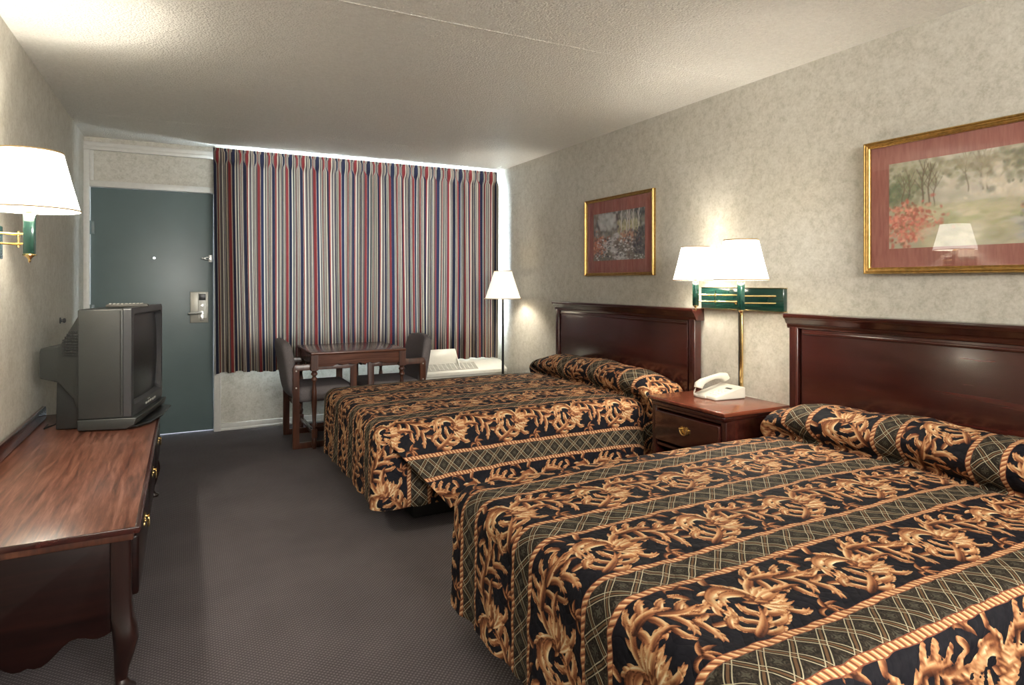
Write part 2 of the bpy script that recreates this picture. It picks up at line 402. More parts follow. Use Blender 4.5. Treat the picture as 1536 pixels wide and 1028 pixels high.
# swing-bar guard at eye height
g = MB(); g.box(.185, .212, YF+.004, YF+.03, 1.455, 1.515); g.tube([(.20, YF-.004, 1.497), (.165, YF-.010, 1.494), (.135, YF-.006, 1.485), (.165, YF-.010, 1.476), (.20, YF-.004, 1.473)], .0035, 8)
g.lathe([(.0001, 0), (.008, .003), (.008, .01)], (.135, YF-.012, 1.485), 12, 'y'); g.box(.150, .160, YF-.004, YF+.03, 1.480, 1.490)
g.build('door_guard', M['chrome'], door, bevel=.002)
MB().box(DX0, DX1, YF+.085, YF+.12, 0, .004).build('threshold', M['chrome'], door)
# window
wf = MB()
for x0, x1 in ((WX0, WX0+.05), (1.60, 1.65), (WX1-.05, WX1)): wf.box(x0, x1, YF+.03, YF+.09, WZ0, WZ1)
wf.box(WX0, WX1, YF+.03, YF+.09, WZ0, WZ0+.05); wf.box(WX0, WX1, YF+.03, YF+.09, WZ1-.04, WZ1)
win = struct(wf.build('window_1', M['trim'], bevel=.003))
for x0, x1 in ((WX0+.05, 1.60), (1.65, WX1-.05)):
    MB().box(x0, x1, YF+.056, YF+.060, WZ0+.05, WZ1-.04).build('pane', M['pane'], win)
struct(MB().box(WX0-.02, WX1+.02, YF-.03, YF+.03, WZ0-.03, WZ0).build('trim_5', M['trim'], bevel=.004))

# ---------------------------------------------------------------- curtain
def make_curtain():
    X0, X1, Z0, Z1, Y = .213, 2.868, .510, 2.418, 5.905
    npl = 23; nx = npl*56; nz = 46; CL = 5.6
    rs = np.random.RandomState(3)
    s = np.linspace(0, 1, nx+1); t = np.concatenate([np.linspace(0, .80, 24), np.linspace(.80, 1, nz-23)[1:]])
    S, Tt = np.meshgrid(s, t, indexing='ij')
    jit = rs.uniform(-.12, .12, npl+2)
    ph = S*npl; pi_ = np.floor(ph).astype(int).clip(0, npl-1); fr = ph-pi_
    z = Z0+(Z1-Z0)*Tt
    hd = np.clip((z-2.27)/.06, 0, 1); hd = hd*hd*(3-2*hd)                     # header part
    wv = .038*np.sin(2*PI*(fr-.25))*(1+.22*np.sin(1.7*pi_+2.2*Tt))+.012*np.sin(4*PI*fr+pi_*1.3+1.1*Tt)+.006*np.sin(6*PI*fr+2.1*pi_)
    wv *= .80+.25*(1-Tt)
    pinch = np.exp(-((fr-.5)/.075)**2)*.5+np.exp(-((fr-.42)/.03)**2)*.35+np.exp(-((fr-.58)/.03)**2)*.35
    loose = np.clip((z-2.36)/.05, 0, 1)
    hdv = -.034*pinch*(1-.35*loose)+.006*np.sin(2*PI*(fr-.25))
    yy = Y+wv*(1-hd)+hdv*hd
    lean = .012*np.sin(2.9*S*npl/3+2*Tt)*(1-Tt)
    narrow = (1-Tt)*.022
    xx = X0+narrow+(X1-X0-1.3*narrow)*S+lean*(np.minimum(S, 1-S)*12).clip(0, 1)+.010*np.sin(4*PI*fr)*(1-hd)-.012*np.sin(2*PI*fr)*hd*np.where(loose > .5, .3, 1)
    zz = z+.006*np.sin(5.1*S*npl/4)*(1-Tt)
    cu = S*CL+.010*np.sin(2*PI*fr)
    return grid_mesh('curtain', xx, yy, zz, {'cloth': (cu, zz)}, M['curtain'])
def grid_mesh(name, X, Y, Z, attrs, mat, parent=None, extra=None):
    """one sheet (or several joined) of vertices laid out on a grid, with numbers stored per vertex"""
    sheets = [(X, Y, Z, attrs)]+(extra or [])
    vs = []; fs = []; cl = []; sc = {}; o = 0
    for X, Y, Z, A in sheets:
        n, m = X.shape
        vs.append(np.stack([X, Y, Z], -1).reshape(-1, 3))
        i = np.arange(n-1)[:, None]*m+np.arange(m-1)[None]+o
        fs.append(np.stack([i, i+m, i+m+1, i+1], -1).reshape(-1, 4)); o += n*m
        cl.append(np.stack([A['cloth'][0], A['cloth'][1], np.zeros_like(X)], -1).reshape(-1, 3))
        for k in A:
            if k != 'cloth': sc.setdefault(k, []).append(A[k].reshape(-1))
    vs = np.concatenate(vs); fs = np.concatenate(fs); cl = np.concatenate(cl)
    me = D.meshes.new(name); me.vertices.add(len(vs)); me.vertices.foreach_set('co', vs.astype(np.float32).ravel())
    me.loops.add(fs.size); me.loops.foreach_set('vertex_index', fs.astype(np.int32).ravel())
    me.polygons.add(len(fs)); me.polygons.foreach_set('loop_start', np.arange(0, fs.size, 4, dtype=np.int32))
    me.polygons.foreach_set('use_smooth', np.ones(len(fs), bool))
    me.update(calc_edges=True)
    a = me.attributes.new('cloth', 'FLOAT_VECTOR', 'POINT'); a.data.foreach_set('vector', cl.astype(np.float32).ravel())
    for k, v in sc.items():
        a = me.attributes.new(k, 'FLOAT', 'POINT'); a.data.foreach_set('value', np.concatenate(v).astype(np.float32))
    me.materials.append(mat)
    ob = D.objects.new(name, me); COL.objects.link(ob)
    if parent: ob.parent = parent
    return ob
tag(make_curtain(), 'pinch pleated curtain striped in navy, red and cream over the window', 'curtain')
rod = empty('curtain_track', (1.55, 5.955, 2.425)); tag(rod, 'white curtain track fixed under the ceiling above the striped curtain', 'curtain track')
MB().box(-1.33, 1.32, -.008, .008, .004, .014).build('rail', M['trim'], rod, bevel=.002)
for x in (-1.32, 1.31): MB().box(x-.006, x+.006, -.012, .07, -.008, .014).build('bracket', M['trim'], rod, bevel=.002)

# ---------------------------------------------------------------- bedspreads
LP, LW = 0.37, 0.27      # repeat length of the leaf scroll and width of its stripe
def leaf_tile():
    res = 0.0014
    nu, nv = int(round(LP/res)), int(round(LW/res))
    U, V = np.meshgrid((np.arange(nu)+.5)*LP/nu, (np.arange(nv)+.5)*LW/nv - LW/2, indexing='ij')
    SD = np.full(U.shape, 0.05); TN = np.zeros(U.shape)
    def path(x, y, th, L, turn, n=24, hook=1.5):
        t = math.radians(th); T = math.radians(turn); out = []
        for i in range(n+1):
            s = i/n; h = t+T*s**hook*1.15; out.append((x, y, h, s)); x += math.cos(h)*L/n; y += math.sin(h)*L/n
        return out
    def blade(x, y, th, L, w, turn, base=0.0, hl=1, hook=1.9, gain=.62):
        best = np.full(U.shape, 9.0); tone = np.zeros(U.shape); w = w*1.02
        for (a, b, h, s) in path(x, y, th, L, turn, 20, hook):
            wd = w*(.30*(1-s)+.78*math.sin(math.pi*s**.66)**.85)*(1-.35*s**2)+.0003
            du = (U-a+LP/2) % LP - LP/2; dv = V-b*1.17
            r = np.sqrt(du*du+dv*dv); sd = r-wd
            ac = (-math.sin(h)*du+math.cos(h)*dv)/max(w, .001)
            m = sd < best
            best[m] = sd[m]
            e = np.clip((hl*ac-.15)/.65, 0, 1); t = .11+.72*gain*s**1.1+.16*hl*ac+.50*e*e*(3-2*e)+.07*np.sin(ac*8)+base
            tone[m] = t[m]
        rim = np.clip((best+.0022)/.0022, 0, 1)
        tone = tone-.42*rim
        m = best < 0
        TN[m] = tone[m]
        mm = (best < SD) & (SD > 0) & ~m
        TN[mm] = tone[mm]
        np.minimum(SD, best, out=SD)
    def feather(x, y, th, L, turn, lo, li, w, n=6, side=1, base=0.0, hook=1.4, spread=48):
        P = path(x, y, th, L, turn, 24, hook)
        a = P[20]; blade(a[0], a[1], math.degrees(a[2]), lo*.75, w, turn*.25, base+.08, side)
        for k in range(n-1, -1, -1):
            s = .06+.80*k/(n-1); a = P[int(s*24)]; hd = math.degrees(a[2]); f = .62+.38*math.sin(math.pi*(.2+.7*s))
            if li > 0: blade(a[0], a[1], hd-side*(spread*.9-14*s), li*f, w*.8, side*48, base, -side)
            blade(a[0], a[1], hd+side*(spread-20*s), lo*f, w, -side*62 if k % 2 else -side*30, base, side)
        for i in range(2):
            blade(x, y, th+side*3*i, L*.8, w*.42, turn*.6, base-.12+.1*i, side, hook, .3)
    def curl(x, y, th, L, w, turn, side, base=0.0):
        for k in range(4):
            P = path(x, y, th, L, turn); a = P[6+4*k]
            blade(a[0], a[1], math.degrees(a[2])-side*(62-6*k), L*.30, w*.75, side*50, base, -side)
        blade(x, y, th, L, w, turn, base, side, 1.5, .75)
    def leaf(x, y, th, L, w, turn, base=0.0, hl=1, hook=1.5, teeth=3):
        P = path(x, y, th, L, turn, 24, hook); sg = 1 if turn > 0 else -1
        for k in range(teeth):
            a = P[9+4*k]
            blade(a[0], a[1], math.degrees(a[2])-sg*(46-7*k), L*.27, w*.62, sg*35, base+.06, -sg)
        a = P[15]; blade(a[0], a[1], math.degrees(a[2])+sg*38, L*.2, w*.5, sg*60, base+.1, sg)
        blade(x, y, th, L, w, turn, base, hl, hook, .78)
    # long leafy branch over the right half
    for k, (a, b, th, L, c) in enumerate(((.27,-.005,-62,.085,-70), (.235,.03,-50,.085,-100), (.20,.045,-66,.07,-120), (.16,.045,-75,.06,-110))):
        leaf(a, b, th, L, .0105, c, .0, 1)
    for k, (a, b, th, L, c) in enumerate(((.30,.01,28,.060,-45), (.265,.028,50,.06,-60), (.23,.045,58,.062,-60), (.19,.058,66,.06,-60), (.155,.058,80,.058,-70))):
        leaf(a, b, th, L, .0105, c, .02, -1)
    leaf(.095, .00, 60, .135, .014, -75, -.06, 1)
    leaf(.15, .055, 5, .12, .013, -38, -.10, 1)
    leaf(.22, .045, -22, .115, .0125, 40, -.04, -1)
    blade(.26, .02, -20, .12, .008, 18, -.2, 1)
    # trunk rising from the lower left with its side leaves
    for (a, b, th, L, c) in ((.0,-.085,150,.06,-70), (.03,-.070,140,.062,-60), (.055,-.050,130,.06,-70)):
        leaf(a, b, th, L, .011, c, .03, -1)
    for (a, b, th, L, c) in ((.01,-.095,-15,.06,60), (.045,-.075,-12,.07,55), (.07,-.045,-28,.078,70)):
        leaf(a, b, th, L, .0115, c, .05, 1)
    leaf(-.02, -.095, 22, .13, .012, 40, -.08, 1)
    # fan of leaves right of the crown
    for (th, L, c) in ((-62,.075,40), (-38,.088,38), (48,.082,-42), (-14,.095,28), (24,.094,-30), (4,.10,10)):
        leaf(.088, -.012, th, L, .0125, c, .03, 1 if th > 0 else -1, 1.4, 2)
    # great C scroll left of the crown
    leaf(.092, .0, 100, .10, .013, 70, .0, -1)
    leaf(.075, .045, 150, .150, .0150, 150, .06, 1, 1.2, 4)
    leaf(.085, .020, 140, .105, .0130, 130, .12, 1, 1.3, 3)
    leaf(.035, .082, 60, .055, .010, 60, .0, 1)
    leaf(-.045, .055, 120, .05, .009, 60, .0, 1)
    leaf(-.052, .005, 215, .05, .009, -70, .0, 1)
    leaf(-.03, -.045, 30, .065, .011, 55, .1, 1)
    leaf(.150, .000, 20, .070, .010, -60, .0, 1)
    leaf(.300, -.03, -20, .075, .010, 70, .05, -1)
    leaf(.325, -.055, 60, .060, .009, -70, .05, -1)
    leaf(.120, -.060, -35, .060, .0095, 60, .05, 1)
    leaf(.215, -.005, -88, .055, .009, 60, .0, 1)
    # crown knob and rust buds
    for th in (60, 100, 140, 20, -20):
        blade(.083, -.015, th, .034, .009, 20, -.05, 1, 1.3, .5)
    for th, L in ((30,.05), (-10,.045), (75,.042), (-50,.035)):
        blade(.205, -.088, th, L, .0075, -50, -.12, 1, 1.3, .6)
    blade(.205, -.088, 175, .05, .006, 160, -.12, 1)
    blade(.325, .10, 150, .045, .006, 150, -.12, 1)
    for th in (-15, 25):
        blade(.325, .10, th, .05, .0075, -40, -.1, 1, 1.3, .6)
    blade(.19, .0, 5, .05, .007, -60, -.15, 1)
    return SD, np.clip(TN, 0, 1)

LEAF_SD, LEAF_TN = leaf_tile()
def leaf_lookup(u, v, voff):
    k = np.floor((v-voff)/PERIOD)
    q = v-voff-(k+.5)*PERIOD
    uu = (u+.12*k+.10) % LP
    nu, nv = LEAF_SD.shape
    fu = uu/LP*nu-.5; fv = (q+LW/2)/LW*nv-.5
    i0 = np.floor(fu).astype(int); a = fu-i0; j0 = np.floor(fv).astype(int); b = fv-j0
    out = (j0 < 0) | (j0 > nv-2); j0 = j0.clip(0, nv-2); i1 = (i0+1) % nu; i0 = i0 % nu
    sd = (LEAF_SD[i0, j0]*(1-a)*(1-b)+LEAF_SD[i1, j0]*a*(1-b)+LEAF_SD[i0, j0+1]*(1-a)*b+LEAF_SD[i1, j0+1]*a*b)
    tn = LEAF_TN[i0, j0]*(1-a)*(1-b)+LEAF_TN[i1, j0]*a*(1-b)+LEAF_TN[i0, j0+1]*(1-a)*b+LEAF_TN[i1, j0+1]*a*b
    sd = np.where(out, .05, sd); return sd, tn
XI, RS, HALF, ZH = .935, .075, .70, .125
def smooth(x): x = np.clip(x, 0, 1); return x*x*(3-2*x)
def make_spread(yc, voff, step, step_side, mat, flare_near, flare_far, seed, name='bedspread'):
    hw = HALF-RS
    ctl = [(XI, .556), (1.4, .562), (2.0, .566), (2.42, .562), (2.53, .552), (2.580, .538), (2.592, .550), (2.555, .582), (2.530, .632), (2.555, .682), (2.615, .712), (2.69, .718), (2.76, .710), (2.815, .685), (2.842, .640), (2.845, .575)]
    P = []
    for i in range(len(ctl)-1):
        p0, p1, p2, p3 = [np.array(ctl[min(max(j, 0), len(ctl)-1)]) for j in (i-1, i, i+1, i+2)]
        if i == 0: p0 = p1*2-p2
        L01 = np.linalg.norm(p2-p1); n = max(4, int(L01/.004))
        m1 = (p2-p0)/(np.linalg.norm(p2-p1)+np.linalg.norm(p1-p0))*L01; m2 = (p3-p1)/(np.linalg.norm(p3-p2)+np.linalg.norm(p2-p1)+1e-9)*L01
        for k in range(n):
            t = k/n; P.append((2*t**3-3*t*t+1)*p1+(t**3-2*t*t+t)*m1+(-2*t**3+3*t*t)*p2+(t**3-t*t)*m2)
    P.append(np.array(ctl[-1])); P = np.array(P)
    al = np.concatenate([[0], np.cumsum(np.linalg.norm(np.diff(P, axis=0), axis=1))]); UL = al[-1]
    px = lambda u: np.interp(u, al, P[:, 0]); pz = lambda u: np.interp(u, al, P[:, 1])
    f = lambda x, k: np.sin(x*k+seed)
    def quilt(u, v): return .0022*np.sin(u*57+1.5*np.sin(v*23))*np.sin(v*61+1.3*np.sin(u*19+seed))+.0035*np.sin(u*9+seed+2*np.sin(v*6))*np.sin(v*11+seed)
    def topz(u, dy):      # dy: -1..1 across the inner top
        base = .545; z = pz(u); hump = np.clip(z-.57, 0, None)
        z = z-hump*np.abs(dy)**5*.36-.008*(dy**2)
        return z
    # top
    us = np.linspace(0, UL, int(UL/step)); ys = np.linspace(-hw, hw, int(2*hw/step))
    U, Yv = np.meshgrid(us, ys, indexing='ij'); dy = Yv/hw
    edge = smooth(np.minimum(hw-np.abs(Yv), U)/.06)
    q = quilt(U, Yv+yc)
    X = px(U)+.012*f(Yv, 9)*smooth((U-1.5)/.2); Z = topz(U, dy)+q*edge+.006*f(Yv, 14)*smooth((U-1.55)/.2)*edge
    hf = lambda u: np.clip((pz(u)-.552)/.07, 0, 1)*(u > 1.5)          # pillow ends push out past the mattress
    Yt = Yv+.060*hf(U)*smooth((np.abs(dy)-.55)/.45)*np.sign(dy)
    sheets = [(X, Yt+yc, Z, U, Yv+yc)]
    arc = RS*PI/2
    def prof(s, ztop, S):
        th = np.clip(s/RS, 0, PI/2); hx = RS*np.sin(th); drop = RS*(1-np.cos(th))
        st = np.clip(s-arc, 0, None); k = np.clip(st/np.maximum(S-arc, .01), 0, 1)
        return hx, ztop-drop-st, k
    # foot, round both corners, ending under the side flaps
    AE = arc+.26
    aa = np.arange(0, AE+1e-6, step)
    pc = np.concatenate([-hw-aa[::-1][:-1], np.linspace(-hw, hw, int(2*hw/step)), hw+aa[1:]])
    S0 = arc+(.548-RS-ZH); sv = np.linspace(0, S0, int(S0/step))
    Pc, Sv = np.meshgrid(pc, sv, indexing='ij')
    over = np.clip(np.abs(Pc)-hw, 0, None); sg = np.sign(Pc); phi = np.clip(over/RS, 0, PI/2); along = np.clip(over-arc, 0, None)
    zt = topz(np.zeros_like(Pc), np.clip(Pc/hw, -1, 1)); 
    hx, Zf, k = prof(Sv, zt, S0)
    fl = .006*k**1.2*np.where(over > 0, 1+.25*np.sin(phi*2), 1)*(1-.35*smooth(along/.25))+.007*np.sin(Pc*21+seed)*k+.004*np.sin(Pc*47)*k
    R = hx+fl
    nx_, ny_ = -np.cos(phi), np.sin(phi)*sg
    Xf = XI+along+nx_*R; Yf = yc+np.clip(Pc, -hw, hw)+ny_*R
    Zf = Zf+.012*smooth(k)*np.sin(Pc*5+seed)*.5
    t = smooth(Sv/.13)
    du = np.where(over > 0, -(Sv*np.cos(phi)*(1-t)+Sv*t), -Sv); dv = np.where(over > 0, (Sv*np.sin(phi)*(1-t)+over*t)*sg, 0)
    Uf = du; Vf = yc+np.clip(Pc, -hw, hw)+dv
    qf = quilt(Uf, Vf)*smooth(Sv/.05); Xf = Xf+nx_*qf; Yf = Yf+ny_*qf
    sheets.append((Xf, Yf, Zf, Uf, Vf))
    # the two side flaps
    for sg, flare in ((-1, flare_near), (1, flare_far)):
        nu = int(UL/step_side); nt = int(.5/step_side)
        W, Tt = np.meshgrid(np.linspace(0, 1, nu)**1.15, np.linspace(0, 1, nt), indexing='ij')
        u0 = 0*W
        for it in range(3):
            zt = topz(u0+W*(UL-u0), np.ones_like(W)*1.0); S = arc+(zt-RS-ZH); Sv = S*Tt
            u0 = np.clip(.80*Sv-arc, 0, None)
        U = u0+W*(UL-u0)
        zt = topz(U, np.ones_like(U)); S = arc+(zt-RS-ZH); Sv = S*Tt
        hx, Zs, k = prof(Sv, zt, S)
        xs = np.interp(U, [0, al[np.argmin(np.abs(P[:, 0]-2.5))], UL], [XI, 2.5, 2.845])
        x = px(U)*(1-smooth(Sv/.25))+xs*smooth(Sv/.25)
        near = np.exp(-(np.clip(x-XI, 0, None)/.42)**1.6)
        crease = np.exp(-((x-2.575)/.02)**2)*.014*smooth(Sv/.1)
        y = hx+(.010+flare*near)*k**1.15+.010*np.sin(x*17+seed)*k+.005*np.sin(x*41+2*seed)*k-crease+.006*smooth(Sv/.05)
        Zs = Zs+flare*.12*near*k
        V = yc+sg*(hw+Sv)
        y = y+hf(U)*(.060*(1-smooth((k-.15)/.6))+.012*np.sin(PI*np.clip(Sv/.25, 0, 1)))
        qf = quilt(U, V)*smooth(Sv/.05)
        sheets.append((x, yc+sg*(hw+y+qf), Zs, U, V))
    out = []
    for X, Y, Z, U, V in sheets:
        sd, tn = leaf_lookup(U, V, voff)
        out.append((X, Y, Z, {'cloth': (U, V), 'leaf': sd, 'tone': tn}))
    ob = grid_mesh(name, out[0][0], out[0][1], out[0][2], out[0][3], mat, extra=out[1:])
    return ob
B1, B2 = 1.48, 3.865
sp1 = make_spread(B1, B1+.130, .0030, .008, spread_mat('brocade_bedspread_print', B1+.130), .02, .0, 0.7)
tag(sp1, 'quilted black and gold leaf-scroll bedspread on the nearer bed, cut by the photo corner', 'bedspread')
sp2 = make_spread(B2, B2+.235, .0050, .0050, spread_mat('brocade_bedspread_print_far_bed', B2+.235), .25, .04, 2.1)
tag(sp2, 'quilted black and gold leaf-scroll bedspread on the farther bed, next to the small table', 'bedspread')
def make_bed(yc, label):
    t = empty('bed', (1.9, yc, 0)); tag(t, label, 'bed')
    MB().box(-.80, .90, -.56, .56, 0, .17).build('platform_base', M['black_base'], t, bevel=.01)
    MB().box(-.94, .93, -.64, .64, .172, .33).build('box_spring', M['ticking'], t, bevel=.02)
    MB().box(-.945, .93, -.65, .65, .332, .515).build('mattress', M['ticking'], t, bevel=.05, seg=4)
make_bed(B1, 'nearer bed, covered down to the floor, in the bottom right corner')
make_bed(B2, 'farther bed whose black platform base shows below its lifted bedspread corner')
def make_headboard(yc, label):
    t = empty('headboard', (2.87, yc, 0)); tag(t, label, 'headboard', None)
    L = .815
    MB().box(-.014, .030, -L+.045, L-.045, .30, 1.04).build('panel', M['mahog'], t, bevel=.002)
    for s in (-1, 1): MB().box(-.022, .035, s*L-.026, s*L+.026, .0, 1.052).build('post', M['mahog_z'], t, bevel=.004)
    r = MB().prism([(-.018, 1.040), (-.024, 1.052), (-.024, 1.062), (-.034, 1.070), (-.040, 1.086), (-.050, 1.094), (-.054, 1.100), (-.054, 1.118), (.046, 1.118), (.046, 1.040)], -L-.040, L+.040, 'y')
    r.build('cap_moulding', M['mahog'], t, bevel=.002)
    MB().box(-.020, .0, -L+.05, L-.05, 1.012, 1.028).build('bead', M['mahog'], t, bevel=.004)
    return t
make_headboard(B1, 'dark mahogany headboard below the large wide picture, behind the nearer bed')
make_headboard(B2, 'dark mahogany headboard below the small square picture, behind the farther bed')

# ---------------------------------------------------------------- pictures
def paint_canvas(nx, ny, seed, kind):
    """brushed dabs laid over each other, x to the right, y up, both 0..1"""
    rs = np.random.RandomState(seed)
    asp = nx/ny; img = np.zeros((nx, ny, 3))
    def dab(x, y, rx, ry, col, a=.8, hard=2.0, ang=0.0):
        m = max(rx*asp, ry)*1.6
        i0, i1 = max(0, int((x-m/asp)*nx)), min(nx, int((x+m/asp)*nx)+2); j0, j1 = max(0, int((y-m)*ny)), min(ny, int((y+m)*ny)+2)
        if i0 >= i1 or j0 >= j1: return
        dx, dy = np.meshgrid((np.arange(i0, i1)/nx-x)*asp, np.arange(j0, j1)/ny-y, indexing='ij')
        ca, sa = math.cos(ang), math.sin(ang)
        d = ((dx*ca+dy*sa)/(rx*asp))**2+((-dx*sa+dy*ca)/ry)**2
        k = (a*np.exp(-d**hard))[..., None]
        img[i0:i1, j0:j1] = img[i0:i1, j0:j1]*(1-k)+np.array(col)*k
    def many(n, xr, yr, r, cols, a=.7, st=1.0, ang=1.5):
        for _ in range(n):
            c_ = np.array(cols[rs.randint(len(cols))])*rs.uniform(.75, 1.25)
            rr = rs.uniform(*r); dab(rs.uniform(*xr), rs.uniform(*yr), rr/asp*st, rr, c_, a, 2, rs.uniform(-ang, ang))
    def clump(n, cx, cy, sx, sy, r, cols, a=.75, st=1.4):
        for _ in range(n):
            c_ = np.array(cols[rs.randint(len(cols))])*rs.uniform(.75, 1.25); rr = rs.uniform(*r)
            dab(cx+rs.normal()*sx, cy+rs.normal()*sy, rr/asp*st, rr, c_, a, 2, rs.uniform(-1.5, 1.5))
    def trunk(x, y0, y1, w, col, lean=0.0, br=5):
        n = int((y1-y0)*90)
        for i in range(n):
            s_ = i/n; dab(x+lean*s_+.004*math.sin(s_*9+x*40), y0+(y1-y0)*s_, w*(1-.6*s_)/asp, .014, col, .75, 1)
        for b_ in range(br):
            s_ = .4+.5*b_/br; d_ = 1 if b_ % 2 else -1
            for i in range(22): dab(x+lean*s_+d_*i*.0022*(1.2-s_), y0+(y1-y0)*s_+i*.0065, w*.35/asp, .010, col, .6, 1)
    if kind == 'garden':
        img[...] = np.array((.40, .37, .27))
        many(80, (0, 1), (.5, 1), (.08, .2), [(.44, .42, .32), (.36, .34, .25), (.52, .49, .39)], .5)
        many(90, (.2, .62), (.42, .95), (.05, .13), [(.60, .56, .47), (.64, .59, .50), (.50, .47, .38)], .4)
        clump(420, .12, .86, .16, .10, (.010, .035), [(.17, .18, .10), (.24, .24, .14), (.34, .32, .21), (.42, .39, .27)], .5)
        clump(240, .03, .62, .05, .10, (.012, .035), [(.12, .15, .09), (.18, .21, .12), (.27, .27, .17)], .6)
        for x, w_, y0_, y1_ in ((.145, .012, .42, .97), (.172, .010, .44, .95), (.085, .007, .46, .85), (.060, .006, .48, .8), (.195, .006, .46, .82)): trunk(x, y0_, y1_, w_, (.15, .11, .075), .01)
        for x, w_ in ((.385, .014), (.405, .008), (.565, .012), (.60, .008), (.33, .006)): trunk(x, .58, 1.0, w_, (.19, .155, .11), -.01)
        clump(340, .47, .86, .10, .07, (.012, .04), [(.26, .23, .15), (.34, .30, .2), (.45, .40, .3)], .45)
        clump(260, .50, .62, .07, .07, (.012, .035), [(.60, .54, .42), (.54, .47, .35), (.66, .60, .5)], .5)
        clump(900, .82, .80, .14, .13, (.012, .05), [(.085, .10, .07), (.12, .14, .09), (.17, .18, .12), (.22, .22, .15)], .6)
        many(260, (.05, .75), (.22, .46), (.012, .05), [(.42, .41, .22), (.48, .44, .28), (.34, .36, .19), (.54, .49, .34)], .45, 2.6, .15)
        # pale summerhouse in the mist
        for i in range(30): dab(.345+.04*i/30, .60, .002/asp*3, .05, (.47, .43, .37), .35, 2)
        clump(560, .085, .28, .055, .11, (.008, .024), [(.50, .15, .11), (.66, .27, .2), (.40, .11, .08), (.60, .33, .24), (.28, .14, .08)], .75)
        clump(150, .15, .22, .05, .06, (.008, .02), [(.58, .20, .15), (.4, .3, .18)], .6)
        many(420, (.52, 1), (.26, .42), (.008, .028), [(.34, .32, .29), (.46, .42, .38), (.22, .25, .15), (.42, .17, .11), (.16, .16, .12)], .6)
        many(180, (.48, 1), (.05, .26), (.012, .04), [(.30, .31, .32), (.40, .40, .40), (.24, .26, .26), (.5, .48, .45)], .5, 3, .1)
        many(120, (.15, .5), (.0, .22), (.015, .05), [(.45, .42, .28), (.52, .48, .36), (.38, .36, .22)], .45, 2.4, .2)
    else:
        img[...] = np.array((.16, .15, .13))
        many(260, (0, 1), (.5, 1), (.02, .07), [(.09, .10, .11), (.30, .31, .30), (.2, .2, .17), (.055, .06, .07)], .6)
        many(90, (.12, .45), (.65, .95), (.03, .07), [(.45, .46, .45), (.40, .42, .42), (.3, .31, .31)], .5)
        many(150, (.5, .9), (.45, .78), (.02, .05), [(.42, .40, .24), (.34, .33, .2), (.48, .43, .30)], .5)
        for x in (.56, .67, .71, .78, .88): trunk(x, .45, 1.0, .016, (.50, .48, .45), .01, 4)
        clump(260, .10, .32, .09, .10, (.012, .03), [(.40, .16, .11), (.5, .26, .18), (.26, .11, .08)], .7)
        clump(160, .70, .46, .12, .06, (.012, .03), [(.38, .2, .14), (.06, .06, .07), (.35, .22, .16)], .6)
        for i in range(110):
            y = i/110*.55; x = .46+.10*math.sin(i*.075)-.10*(y/.55); dab(x+rs.uniform(-.10, .10)*(1.3-y*1.6), y, .07*(1.3-y)/asp, .014, (.46, .47, .48), .5, 1)
        many(420, (.05, 1), (.0, .46), (.006, .020), [(.05, .05, .06), (.60, .60, .60), (.09, .08, .09), (.36, .36, .36)], .65, 2, .4)
        many(200, (.80, 1), (.1, .62), (.012, .04), [(.03, .035, .045), (.07, .07, .08), (.12, .11, .11)], .6)
    img = img*(1.0 if kind == 'garden' else 1.25)+rs.uniform(-.02, .02, img.shape)
    return np.clip(img, .01, .95)
def make_picture(name, yc, z0, z1, width, mat_w, mat_h, kind, label, res, fr=.03, tilt=0.0):
    """hangs on the right wall, facing -x; local y runs left to right as seen (towards the camera is right)"""
    h = z1-z0; t = empty(name, (XR-.001-math.sin(tilt)*width/2, yc, (z0+z1)/2), tilt); tag(t, label, 'picture')
    w2, h2 = width/2, h/2
    # frame: moulded profile swept round the rectangle; profile (outwards, depth)
    pr = [(0, .004), (0, .016), (.004, .020), (.008, .017), (.011, .017), (.014, .023), (.018, .023), (.021, .019), (.024, .024), (.028, .025), (.031, .020), (.031, 0)]
    pr = [(a*fr/.031, b) for a, b in pr]
    rings = []
    for sy, sz in ((1, 1), (-1, 1), (-1, -1), (1, -1)):
        rings.append([(-b, sy*(w2-fr+a), sz*(h2-fr+a)) for a, b in pr])
    rings.append(rings[0])
    MB().loft(rings, caps=False, closed=False).build('frame', M['gold'], t, smooth=False)
    MB().box(-.006, -.001, -w2+fr-.004, w2-fr+.004, -h2+fr-.004, h2-fr+.004).build('mat_board', M['rose_mat'], t)
    aw, ah = (w2-fr-mat_w), (h2-fr-mat_h)
    ny = res; nz = int(res*ah/aw); img = paint_canvas(ny, nz, 5, kind)
    Yg, Zg = np.meshgrid(np.linspace(aw, -aw, ny), np.linspace(-ah, ah, nz), indexing='ij')
    me = D.meshes.new('print'); vs = np.stack([np.full_like(Yg, -.0068), Yg, Zg], -1).reshape(-1, 3)
    i = np.arange(ny-1)[:, None]*nz+np.arange(nz-1)[None]; fs = np.stack([i, i+nz, i+nz+1, i+1], -1).reshape(-1, 4)
    me.from_pydata(vs.tolist(), [], fs.tolist()); ca = me.color_attributes.new('paint', 'FLOAT_COLOR', 'POINT')
    ca.data.foreach_set('color', np.concatenate([img, np.ones((ny, nz, 1))], -1).astype(np.float32).ravel()); me.materials.append(M['print'])
    o = D.objects.new('print', me); COL.objects.link(o); o.parent = t
    MB().box(-.013, -.011, -w2+fr-.003, w2-fr+.003, -h2+fr-.003, h2-fr+.003).build('picture_glass', M['glass'], t)
    return t
make_picture('framed_picture', 3.905, 1.332, 1.940, .855, .085, .095, 'creek', 'small gold-framed landscape print with rose mat, above the farther headboard', 200, .024)
